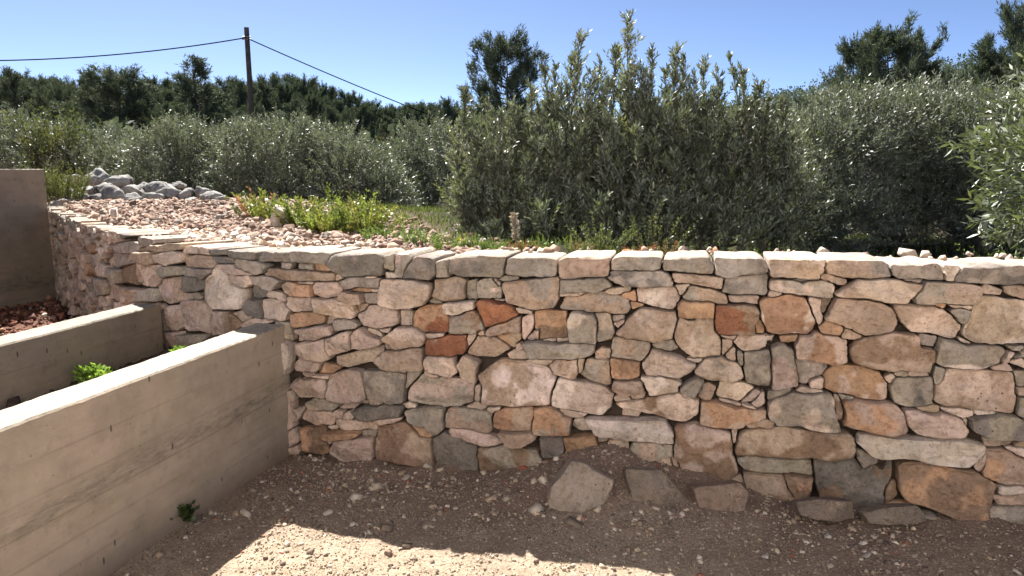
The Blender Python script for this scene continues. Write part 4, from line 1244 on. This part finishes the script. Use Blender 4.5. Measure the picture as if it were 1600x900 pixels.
gz = lambda x, y: float(back_z(np.array([float(x)]), np.array([float(y)]))[0])
OLF = [(.090, .104, .078), (.052, .064, .048), (.14, .15, .115), (.20, .21, .17), (.10, .115, .055)]
def blobs_px(lst):
    out = []
    for (u, v, Y, ru, rv, ry) in lst:
        p = at_y(u, v, Y); k = Y/F; out.append((p[0], Y, p[2], ru*k, ry, rv*k))
    return out
# big central olive
bl = blobs_px([(790, 310, 6.7, 90, 95, .5), (760, 250, 7.0, 55, 50, .4), (900, 285, 6.9, 105, 105, .6), (1010, 280, 6.9, 115, 110, .65), (1120, 285, 6.9, 105, 105, .55), (1190, 320, 6.6, 85, 90, .55),
               (880, 228, 7.0, 60, 45, .4), (1000, 218, 6.9, 70, 50, .45), (1100, 225, 6.9, 75, 50, .45), (960, 350, 6.3, 140, 60, .5), (1100, 360, 6.3, 130, 45, .5), (1190, 230, 6.9, 50, 70, .4)])
sp = []
tops = [(980, 33, .11), (962, 80, .09), (905, 60, .10), (893, 95, .09), (940, 100, .07), (1020, 80, .06), (1055, 82, .09), (1072, 95, .08), (1100, 100, .07), (1122, 108, .07), (1140, 92, .05), (1160, 110, .07), (925, 118, .07),
        (728, 125, .05), (870, 104, .07), (850, 112, .07), (1185, 138, .07), (1200, 160, .06), (1225, 160, .06), (830, 140, .07), (760, 165, .08), (1000, 105, .09), (1085, 120, .08), (800, 165, .08), (1040, 115, .08), (780, 185, .08), (715, 190, .07)]
for (u, vt, wd) in tops:
    Y = 6.8 + rng.normal(0, .25); a = at_y(u+rng.normal(0, 8), vt+rng.uniform(120, 190), Y); sp.append((a, at_y(u, vt, Y), wd))
for k in range(150):
    u = rng.uniform(705, 1255); env = np.interp(u, [690, 730, 800, 880, 980, 1080, 1180, 1260], [260, 205, 175, 130, 115, 125, 160, 220])
    vt = env + 150*rng.random()**1.1*1.4; Y = 6.75 - .0030*(vt-env) + rng.normal(0, .15); L_ = rng.uniform(70, 150)
    a = at_y(u + (u-975)*-.06 + rng.normal(0, 8), min(vt+L_, 396), Y); e = at_y(u + rng.normal(0, 8), vt, Y-.02); sp.append((a, e, rng.uniform(.055, .10)))
c0 = at_y(965, 395, 6.7)
olive((c0[0], 6.7, gz(c0[0], 6.7)-.02), bl, 2700, .22, .052, 'large bushy olive tree with tall upright shoots right behind the middle of the stone wall', nleaf=9, sprays=sp, up=1.0, leafW=.27)
# near olive at the right edge
bl = blobs_px([(1640, 260, 5.0, 75, 100, .4), (1700, 230, 5.2, 110, 110, .5), (1625, 370, 4.9, 60, 40, .3), (1760, 330, 5.1, 110, 110, .5)])
c0 = at_y(1720, 400, 5.1)
olive((c0[0], 5.1, gz(c0[0], 5.1)), bl, 700, .30, .088, 'near olive branch with large leaves reaching in at the right edge above the wall', nleaf=8, up=.3, shell=.2, pal=[(.07, .095, .035), (.055, .075, .038), (.11, .13, .05), (.14, .15, .10)], palw=[4, 4, 3, 2])
# right group
def bare_trunk(leaf, wood, b0):
    pts = np.array([at_y(1545, 425, 8.3), at_y(1540, 395, 8.3), at_y(1534, 365, 8.35), at_y(1542, 330, 8.5), at_y(1530, 280, 8.8)]) - b0
    tube(wood, pts, [.085, .07, .06, .05, .03], 9, (.17, .13, .10))
    for k in range(26):
        a = at_y(rng.uniform(1400, 1540), rng.uniform(350, 385), 8.4+rng.normal(0, .2)) - b0; d = np.array([rng.normal(-.25, .2), rng.normal(0, .15), rng.normal(-.05, .10)])
        t = np.linspace(0, 1, 6)[:, None]; tube(wood, a + d*t + np.array([0, 0, .07])*np.sin(t*3+k), np.linspace(.008, .003, 6), 4, (.20, .16, .12))
olive((at_y(1290, 400, 9.0)[0], 9.0, gz(3.8, 9.0)), blobs_px([(1290, 270, 9.0, 85, 95, .8), (1230, 345, 8.6, 70, 70, .6), (1300, 355, 8.4, 80, 50, .6), (1330, 215, 9.4, 75, 65, .7)]), 3400, .24, .056,
      'rounded olive tree right of the large bushy one, its crown reaching down to the wall', nleaf=8, up=.5, pal=OLF)
olive((at_y(1400, 410, 9.6)[0], 9.6, gz(5, 9.6)), blobs_px([(1390, 260, 9.6, 90, 90, .9), (1440, 200, 9.9, 75, 55, .8), (1400, 335, 9.2, 75, 50, .7)]), 3000, .24, .056,
      'grey green olive tree below the round pine on the right', nleaf=8, up=.4, pal=OLF)
olive((at_y(1512, 400, 9.2)[0], 9.2, gz(6, 9.2)), blobs_px([(1500, 250, 9.2, 80, 85, .8), (1545, 215, 9.5, 75, 60, .8), (1490, 335, 9.0, 75, 50, .6), (1580, 300, 9.2, 60, 70, .6)]), 2800, .24, .056,
      'grey olive tree with a bare visible trunk behind the right end of the wall', nleaf=8, up=.4, pal=OLF, extra=bare_trunk)
# left group
olive((at_y(300, 330, 12.8)[0], 12.8, gz(-5, 12.8)), blobs_px([(285, 258, 12.8, 66, 60, 1.0), (318, 262, 13.2, 46, 40, .9), (240, 300, 12.5, 50, 32, .8)]), 2600, .26, .062,
      'olive tree behind the pile of grey rocks', nleaf=8, up=.5, pal=OLF)
olive((at_y(440, 330, 12.4)[0], 12.4, gz(-3, 12.4)), blobs_px([(420, 264, 12.4, 85, 64, 1.1), (450, 232, 12.8, 60, 38, 1.0), (370, 246, 12.9, 48, 34, .9), (385, 300, 12.0, 60, 40, .8), (480, 310, 12.0, 60, 50, .8)]), 3000, .26, .062,
      'broad olive tree in the left middle behind the rubble', nleaf=8, up=.5, pal=OLF)
olive((at_y(575, 350, 12.0)[0], 12.0, gz(-2, 12)), blobs_px([(562, 292, 12.0, 60, 58, 1.0), (600, 320, 11.6, 42, 46, .7), (532, 254, 12.4, 46, 40, .8)]), 2200, .26, .062,
      'olive tree behind the yellow green shrubs, left of the shadowy gap', nleaf=8, up=.5, pal=OLF)
olive((at_y(675, 340, 15.5)[0], 15.5, gz(-1.6, 15.5)), blobs_px([(672, 255, 15.5, 55, 60, 1.0), (640, 300, 15, 40, 40, .8), (700, 300, 15, 40, 50, .8)]), 1700, .26, .07,
      'dark olive tree in the gap left of the large bushy one', nleaf=8, up=.5, pal=OLF)
olive((at_y(60, 300, 15)[0], 15, gz(-9.5, 15)), blobs_px([(30, 232, 15, 60, 44, 1.2), (95, 252, 14.5, 60, 50, 1.0), (0, 235, 14.5, 50, 48, 1.0), (-60, 230, 15, 70, 60, 1)]), 2700, .26, .068,
      'olive tree above the tall concrete wall at the left edge', nleaf=8, up=.5, pal=OLF)
olive((at_y(170, 300, 14)[0], 14, gz(-7.5, 14)), blobs_px([(155, 250, 14.5, 60, 42, 1.1), (140, 262, 13.5, 50, 32, .8), (205, 270, 13.5, 45, 35, .8)]), 2000, .26, .066,
      'olive tree left of the rock pile below the big dark pine', nleaf=8, up=.5, pal=OLF)

# ------------------------------------------------------------------ pines
PN = [(.068, .090, .064), (.090, .115, .080), (.125, .150, .105), (.045, .062, .047)]
def pine_mesh(h, rw, style, seed, ntuft=650, needle=.16, pal=PN):
    """returns (crown Acc, trunk Acc) of a pine of height h and crown half-width rw, base at origin"""
    global rng
    keep = rng; rng = np.random.default_rng(seed)
    crown = Acc(); wood = Acc()
    tt = np.linspace(0, 1, 9); lean = rng.normal(0, .03, 2)*h
    tp = np.stack([lean[0]*tt**2, lean[1]*tt**2, h*.97*tt], -1); tube(wood, tp, np.linspace(.022*h, .006, 9), 6, (.09, .07, .055))
    nb = int(52 + 8*h/3); per = max(ntuft//nb, 5); P = []; Dr = []
    for b in range(nb):
        f = (b+rng.random())/nb
        if style == 'young': z0 = h*(.12+.86*f); ext = rw*(1-f)**.75*1.05 + .10
        elif style == 'round': z0 = h*(.35+.6*f); ext = rw*math.sqrt(max(.05, 1-(2*f-.9)**2))*1.0
        else: z0 = h*(.2+.75*f); ext = rw*(1-.55*f**2)
        ext *= rng.uniform(.65, 1.12); a = rng.uniform(0, 2*math.pi); up = .35 + .5*f if style != 'young' else .6
        st = np.array([np.interp(z0, tp[:, 2], tp[:, 0]), np.interp(z0, tp[:, 2], tp[:, 1]), z0])
        dv = np.array([math.cos(a), math.sin(a), 0])
        s = np.linspace(0, 1, 6)[:, None]; pts = st + dv*ext*s + np.array([0, 0, 1])*ext*up*s**1.6*.8
        tube(wood, pts, np.linspace(.012*h*(1-.6*f)*.5+.004, .004, 6), 4, (.09, .07, .055))
        nsub = 6; k = max(int(per*(.5 + ext/rw)/nsub), 3)
        for j in range(nsub):
            q0 = rng.uniform(.2, 1.0); r0 = st + dv*ext*q0 + np.array([0, 0, ext*up*q0**1.6*.8])
            dd_ = unit(dv*rng.uniform(.1, .7) + rng.normal(0, .28, 3) + np.array([0, 0, .85])); ln = ext*rng.uniform(.16, .34)+.10
            t_ = rng.uniform(0, 1, k); pp = r0 + dd_*ln*t_[:, None] + rng.normal(0, 1, (k, 3))*(.035+.05*(1-t_))[:, None]*(h/6)
            P.append(pp); Dr.append(unit(dd_ + rng.normal(0, .25, (k, 3))))
    P = np.concatenate(P); Dr = np.concatenate(Dr); n = len(P); m = 9
    d = unit(Dr[:, None]*1.0 + rng.normal(0, .42, (n, m, 3))); c = pick_c(pal, [3, 4, 2, 3][:len(pal)], n)[:, None]*rng.uniform(.75, 1.25, (n, m, 1))
    L = needle*.8*rng.uniform(.7, 1.2, (n, m)); off = Dr[:, None]*needle*rng.uniform(-.5, .9, (n, m, 1))
    V, Q, C = leaf_quads((P[:, None]+off).reshape(-1, 3), d.reshape(-1, 3), L.reshape(-1), (L*.15).reshape(-1), c.reshape(-1, 3), 0)
    crown.add(V, Q, C); rng = keep
    return crown, wood
protos = {}
def pine_proto(key, *a, **k):
    cr, wd = pine_mesh(*a, **k); root = empty('pine_tree', (0, 0, 0)); cr.build('crown', M_pine, root); wd.build('trunk', M_bark, root, True)
    protos[key] = [root, False, a[0]]; return root
pine_proto('young', 6.0, 1.4, 'young', 1, 2600, .20)
pine_proto('young2', 6.0, 1.15, 'young', 2, 2400, .20)
pine_proto('round', 7.0, 2.3, 'round', 3, 7000, .22)
pine_proto('mix', 6.5, 1.9, 'mix', 4, 4600, .21)
pine_proto('mix2', 6.5, 1.7, 'mix', 9, 4600, .21)
def pine(key, u, vtop, Y, label, wscale=1.0, group='pines beyond the olive trees', drop=0.0):
    p = at_y(u, vtop, Y); zb = gz(p[0], Y)-drop; h = p[2]-zb; pr_ = protos[key]
    if not pr_[1]: r_ = pr_[0]; pr_[1] = True
    else: r_ = copy_thing(pr_[0])
    s = h/pr_[2]; r_.location = (p[0], Y, zb); r_.scale = (s*wscale, s*wscale, s); r_.rotation_euler = (0, 0, random.uniform(0, 6.28))
    tag(r_, label, 'pine tree', group); return r_
pine('mix', 186, 112, 30, 'big dark rounded pine standing alone above the left olive trees', 1.35)
pine('young', 305, 96, 33, 'pointed young pine rising above its neighbours left of the utility pole', 1.4)
pine('young2', 338, 140, 34, 'small pine directly right of the pointed young pine', 1.2)
pine('young', 270, 145, 36, 'small pine directly left of the pointed young pine', 1.2)
pine('young2', 18, 112, 32, 'slim pine at the far left edge with a pointed top', 1.2)
pine('mix', 795, 60, 24, 'pine rising behind the left shoulder of the large bushy olive tree', .95)
pine('round', 1408, 48, 30, 'broad round pine standing above the olive trees on the right', .95)
pine('round', 1463, 108, 31, 'low side pine touching the right flank of the broad round pine', .7)
pine('mix', 1606, 10, 26, 'tall pine cut by the right edge of the view', .75)
pine('young2', 1540, 62, 27, 'slender pine directly left of the tall one at the right edge', .9)
pine('mix2', 1575, 120, 25, 'lower bushy pine in front of the tall one at the right edge', .8)
pine('mix2', 1520, 128, 33, 'dark bushy pine left of the slender right hand pine', .8)
sil = [(-80, 130), (0, 128), (60, 132), (110, 136), (150, 138), (220, 136), (260, 140), (350, 140), (372, 130), (400, 142), (440, 122), (480, 138), (520, 148), (560, 156), (600, 172), (640, 175), (700, 172)]
su = [a for a, b in sil]; sv = [b-9 for a, b in sil]
ptxt = []
place = [('back row', 56, np.arange(-60, 730, 23)), ('middle row', 45, np.arange(-40, 720, 38)), ('front row', 29, np.arange(40, 700, 60))]
k = 0
def side_words(u):
    return ('above the left edge' if u < 20 else 'above the tall concrete wall' if u < 110 else 'beside the big dark rounded pine' if u < 235 else 'around the pointed young pine' if u < 345 else
            'by the utility pole' if u < 420 else 'right of the utility pole' if u < 500 else 'under the falling cable' if u < 600 else 'near the low end of the cable')
for nm, Y, us in place:
    for u in us:
        key = ['young', 'mix', 'young2', 'mix2', 'round'][k % 5]; k += 1
        if nm == 'front row' and 560 < u < 640: continue
        base_v = np.interp(u, su, sv); add = {'back row': rng.uniform(-5, 9), 'middle row': rng.uniform(4, 22), 'front row': rng.uniform(28, 50)}[nm]
        uu = float(u + rng.uniform(-9, 9)); v_ = float(base_v+add)
        lab = 'pine in the %s of the wood %s, %s' % (nm, side_words(u), ['pointed', 'dense', 'slim', 'bushy', 'rounded'][k % 5])
        for alt in ('rightmost', 'lowest', 'last', 'final'):
            if lab in ptxt: lab = lab.rsplit(',', 1)[0] + ', ' + alt
        ptxt.append(lab)
        pine(key, uu, v_, Y + rng.uniform(-2, 2), lab, {'young': 1.15, 'young2': 1.25, 'mix': .8, 'mix2': .85, 'round': .7}[key], group='pines of the wood behind the left olives')
# right background pines, lower
for j, (u, v, Y, key) in enumerate([(1225, 165, 60, 'mix'), (1262, 160, 62, 'mix2'), (1300, 158, 58, 'round'), (1338, 150, 56, 'mix'), (1490, 132, 48, 'round'), (1455, 160, 40, 'mix2'), (1510, 150, 38, 'mix'), (1375, 150, 50, 'mix')]):
    pine(key, u, v, Y, 'distant low pine seen %s' % ['just right of the large bushy olive tree', 'above the right olives under open sky', 'midway between the bushy olive and the round pine', 'left of the broad round pine', 'in the dip between the round pine and the right edge', 'under the low side pine on the right', 'below the dark bushy pine on the right', 'behind the foot of the broad round pine'][j], .9, group='low pines on the right')

# far hillside wood: leaf clumps over the hills, beyond counting
def hillside():
    n = 13000; a = rng.uniform(-.75, .75, n); d = 90 + 300*rng.random(n)**.8; nn_ = 6500; d[:nn_] = rng.uniform(17, 92, nn_)
    x = np.sin(a)*d; y = np.cos(a)*d; z = back_z(x, y)
    r = rng.uniform(1.3, 3.2, n); r[:nn_] = rng.uniform(.5, 1.1, nn_); m = 34
    u = unit(rng.normal(0, 1, (n, m, 3))); u[..., 2] = np.abs(u[..., 2])
    P = np.stack([x, y, z+r*.5], -1)[:, None] + u*r[:, None, None]*rng.uniform(.7, 1.05, (n, m, 1))*np.array([1, 1, 1.1])
    dv = unit(u + rng.normal(0, .6, u.shape)); c = pick_c(PN, [3, 4, 3, 1], n)[:, None]*rng.uniform(.8, 1.2, (n, m, 1))*1.15
    L = rng.uniform(.3, .62, (n, m))*r[:, None]**.6; L[:nn_] *= .42; V, Q, C = leaf_quads(P.reshape(-1, 3), dv.reshape(-1, 3), L.reshape(-1), (L*.7).reshape(-1), c.reshape(-1, 3), 0)
    o = mesh_np('hillside_wood', V, Q, M_pine, None, C); tag(o, 'dense pine wood covering the distant hills under the skyline', 'wood', kind='stuff')
hillside()

# ------------------------------------------------------------------ shrubs and weeds behind the wall
def shrub(name, cat, label, base, h, r_, n, leafL, pal, w, mat, group=None, nleaf=12, spread=.8, leafW=.35, lean=.25, stemc=(.12, .09, .05)):
    root = empty(name, base); tag(root, label, cat, group); leaf = Acc(); wood = Acc()
    a = rng.uniform(0, 2*math.pi, n); rr = r_*np.sqrt(rng.random(n)); p = np.stack([rr*np.cos(a)*.6, rr*np.sin(a)*.6, rng.uniform(-.02, h*.25, n)], -1)
    d = np.stack([rr/r_*np.cos(a)*lean*2, rr/r_*np.sin(a)*lean*2, np.ones(n)], -1) + rng.normal(0, .12, (n, 3))
    shoots(leaf, wood, p, d, h*rng.uniform(.5, .95, n), nleaf, leafL, leafW, pal, w, spread=spread, bend=.1)
    leaf.build('foliage', mat, root); wood.build('stem', M_bark, root)['kind'] = 'stuff'; return root
YG = [(.13, .165, .03), (.19, .21, .04), (.08, .115, .022), (.22, .20, .05)]
for k, (u, vt, vb, Y, r_, lb) in enumerate([(405, 305, 352, 7.2, .16, 'yellow green shrub with reddish tips at the edge of the rubble'), (425, 318, 350, 7.0, .12, 'small yellow shrub just left of the pale boulder'),
                                   (470, 318, 372, 6.4, .15, 'yellow green shrub directly right of the pale boulder'), (497, 330, 378, 6.2, .15, 'low yellow green shrub between two taller ones'),
                                   (540, 308, 385, 6.2, .17, 'tallest yellow green shrub in the row behind the wall'), (572, 318, 388, 6.0, .14, 'narrow yellow green shrub at the right end of its row'),
                                   (515, 345, 385, 5.8, .14, 'lowest yellow green shrub at the front of the row')]):
    p = at_y(u, vt, Y); x_ = p[0]; z_ = gz(x_, Y); 
    shrub('shrub', 'shrub', lb, (x_, Y, z_), max(p[2]-z_, .15)*1.2, r_*1.35, 40, .038, YG if k != 0 else YG+[(.30, .12, .05)], [4, 3, 2, 1]+([2] if k == 0 else []), M_weed, 'yellow green shrubs behind the wall', nleaf=15, leafW=.45, lean=.45)
p = at_y(90, 262, 9.3); shrub('shrub', 'shrub', 'olive green bush between the tall concrete wall and the grey rocks', (p[0], 9.3, gz(p[0], 9.3)), p[2]-gz(p[0], 9.3), .38, 120, .05, [(.055, .065, .022), (.08, .085, .03), (.035, .045, .018)], [3, 2, 2], M_weed, nleaf=13, leafW=.2)
p = at_y(95, 185, 13.5); shrub('climber_covered_shrub', 'shrub', 'dark upright bush with a yellowish top among the left olive trees', (p[0], 13.2, gz(p[0], 13.2)), p[2]-gz(p[0], 13.2), .42, 200, .06, [(.014, .018, .009), (.022, .027, .012), (.08, .07, .03)], [4, 3, .5], M_weed, nleaf=14, leafW=.45, lean=.12)
p = at_y(600, 215, 20); shrub('dry_shrub', 'shrub', 'brown withered shrub in the hollow behind the left olive trees', (p[0], 20, gz(p[0], 20)), p[2]-gz(p[0], 20), 1.6, 260, .10, [(.10, .06, .04), (.14, .085, .055), (.07, .045, .03)], [3, 2, 2], M_dry, nleaf=14, lean=.5)
# dead mullein-like stalk
def stalk():
    Y = 5.3; p = at_y(803, 332, Y); z0 = gz(p[0], Y); root = empty('dead_stalk', (p[0]+.02, Y, z0)); tag(root, 'dry beige flower stalk standing against the large bushy olive', 'dead plant')
    w = Acc(); h = p[2]-z0; tt = np.linspace(0, 1, 12); tube(w, np.stack([-.02*tt, 0*tt, h*tt], -1), .006+.014*np.sin(tt*3)**2*tt, 6, (.3, .25, .2)); w.build('stem', M_dry, root, True)
    l = Acc(); n = 260; t = rng.uniform(.25, 1, n); a = rng.uniform(0, 6.28, n); B = np.stack([-.02*t+.012*np.cos(a), .012*np.sin(a), h*t], -1)
    V, Q, C = leaf_quads(B, unit(np.stack([np.cos(a), np.sin(a), rng.uniform(-.3, .8, n)], -1)), rng.uniform(.012, .03, n), rng.uniform(.008, .016, n), pick_c([(.42, .36, .28), (.30, .24, .18), (.5, .45, .38)], [3, 2, 1], n))
    l.add(V, Q, C); l.build('seed_head', M_dry, root)
stalk()
# low weeds along the wall top
GR = [(.09, .16, .03), (.13, .20, .04), (.06, .11, .025)]
weeds = [(655, 362, 5.3, .22, GR, 'feathery green weed at the left edge of the low greenery behind the wall'), (620, 352, 5.6, .25, GR, 'bushy bright green weed right of the yellow green shrubs'), (590, 360, 5.5, .16, GR, 'small green weed touching the end of the rubble'),
         (700, 370, 5.0, .14, GR, 'green weed behind the pale pitted capstone'), (735, 372, 5.1, .16, GR+[(.45, .38, .04)], 'green weed dotted with yellow flowers'), (775, 378, 5.0, .12, GR, 'small green weed left of the dry stalk'),
         (818, 382, 4.9, .11, [(.20, .06, .04), (.14, .09, .04)], 'reddish weed at the foot of the dry stalk'), (845, 380, 5.0, .14, GR, 'short grassy weed right of the dry stalk'), (905, 385, 4.9, .10, [(.16, .10, .05), (.10, .11, .04)], 'brownish weed behind the tan capstone'),
         (940, 352, 5.2, .20, [(.14, .17, .05), (.10, .13, .05)], 'upright leafy seedling behind the wall near the middle'), (1000, 384, 4.8, .10, [(.35, .07, .04), (.16, .12, .04)], 'red leaved weed on the wall top in the middle'), (1050, 383, 4.8, .10, [(.26, .07, .04), (.14, .10, .04)], 'rusty leaved weed right of the red one'),
         (1020, 340, 5.3, .20, [(.14, .17, .05), (.10, .13, .05)], 'tall green sprout in front of the large bushy olive'), (1210, 388, 4.6, .08, GR, 'tiny green tuft behind the tan capstone with a chipped corner'), (1585, 385, 4.2, .12, GR, 'bright green sprig behind the last capstone on the right')]
for (u, vt, Y, r_, pal, lb) in weeds:
    p = at_y(u, vt, Y); z_ = gz(p[0], Y); shrub('weed', 'weed', lb, (p[0], Y, z_), max(p[2]-z_, .08)*1.1, r_, 44, .022, pal, [1]*len(pal), M_weed, 'weeds growing behind the wall top', nleaf=11, leafW=.3, lean=.5)
# grass and ground cover behind the wall
def cover():
    n = 26000; x = rng.uniform(-3.2, 6.5, n); y = rng.uniform(4.2, 11.5, n); d, s = signed_out(x, y)
    m = (d < -.75) & (x > .1-.50*(y-4.2)); x, y = x[m], y[m]; n = len(x); P = np.stack([x, y, back_z(x, y)], -1)
    dv = unit(rng.normal(0, .4, (n, 3)) + np.array([0, 0, 1])); L = rng.uniform(.03, .11, n)
    V, Q, C = leaf_quads(P, dv, L, L*.14, pick_c([(.045, .07, .02), (.07, .085, .028), (.10, .085, .05), (.035, .055, .018)], [4, 3, 1, 3], n), 0)
    o = mesh_np('grass', V, Q, M_weed, None, C); tag(o, 'short grass and herbs covering the ground under the olive trees', 'grass', kind='stuff')
cover()

# leafy weeds in the yard and bed
def rosette(name, label, base, r_, n, pal, leafL=.05, flat=.5, jag=True):
    root = empty(name, base); tag(root, label, 'weed'); l = Acc(); w = Acc()
    for k in range(n):
        a = rng.uniform(0, 6.28); el_ = rng.uniform(flat*.4, 1.2); d = np.array([math.cos(a)*math.cos(el_), math.sin(a)*math.cos(el_), math.sin(el_)]); ln = r_*rng.uniform(.5, 1)
        tt = np.linspace(0, 1, 5)[:, None]; pts = d*ln*tt - np.array([0, 0, 1])*ln*.15*tt**2; tube(w, pts, np.linspace(.0022, .001, 5), 4, (.1, .16, .04))
        m = 11; q = rng.uniform(.45, 1.05, m); B = d*ln*q[:, None]; B[:, 2] -= ln*.15*q**2
        sdv = unit(np.cross(d, [0, 0, 1.])); dv = unit(d*.7 + sdv*rng.choice([-1, 1], m)[:, None]*rng.uniform(.2, .9, m)[:, None] + rng.normal(0, .12, (m, 3)))
        V, Q, C = leaf_quads(B, dv, leafL*rng.uniform(.5, 1, m), leafL*rng.uniform(.3, .55, m), pick_c(pal, [1]*len(pal), m), .1); l.add(V, Q, C)
    l.build('leaves', M_weed, root); w.build('stem', M_weed, root); return root
p = at_z(282, 818, .0); rosette('weed', 'dark green jagged weed growing at the foot of the nearest concrete wall', (p[0], p[1], .01), .13, 34, [(.035, .065, .02), (.05, .09, .025)], .04)
p = at_z(990, 803, .03); rosette('weed', 'tiny green sprout in the dirt below the jagged boulder', (p[0], p[1], .02), .05, 20, [(.06, .11, .025), (.09, .15, .03)], .018)
p = at_z(150, 592, .46); rosette('weed', 'bright green leafy weed in the planting bed between the concrete walls', (p[0], p[1], .43), .16, 34, [(.20, .34, .05), (.28, .42, .07), (.13, .24, .04)], .05, .9)
p = at_z(281, 548, .62); rosette('weed', 'tip of a small green weed just showing over the nearest concrete wall', (p[0], p[1], .60), .05, 14, [(.24, .40, .05), (.18, .32, .04)], .035, 1.2)

# ------------------------------------------------------------------ utility pole and cables
Yp = 27.0; pt = at_y(385, 43, Yp); pb = gz(pt[0], Yp)
root = empty('utility_pole', (pt[0]+.05, Yp, pb)); tag(root, 'weathered wooden utility pole standing above the trees on the left', 'utility pole')
w = Acc(); h = pt[2]-pb; tt = np.linspace(0, 1, 12); tube(w, np.stack([-.05*tt, 0*tt, h*tt], -1), np.linspace(.11, .085, 12), 12); n0 = w.n; 
w.add(np.array([(-.05+.085*math.cos(a), .085*math.sin(a), h) for a in np.linspace(0, 2*math.pi, 12, endpoint=False)]+[(-.05, 0, h+.01)]), [[k, (k+1) % 12, 12] for k in range(12)])
w.build('post', M_pole, root, True)
for dz in (.32, .40):
    a_ = Acc(); tube(a_, [(-.20, -.03, h-dz), (-.05, -.10, h-dz), (.10, -.03, h-dz)], [.02, .02, .02], 6); a_.build('clamp', M_metal, root)
top = np.array([pt[0], Yp-.1, pb+h-.36])
def cable(a, b, sag, label):
    a_ = Acc(); t = np.linspace(0, 1, 60)[:, None]; P = a*(1-t)+b*t; P[:, 2:] -= sag*4*t*(1-t)
    tube(a_, P-a, np.full(60, .020), 6); o = a_.build('overhead_cable', M_cable, None, True); o.location = a; tag(o, label, 'cable', 'overhead cables on the pole')
e1 = at_y(-300, 84, 24.0); cable(top, e1, .45, 'black overhead cable running from the pole to the left edge of the sky')
e2 = at_y(1010, 292, 34.0); cable(top, e2, .35, 'black overhead cable sloping from the pole down behind the large bushy olive tree')
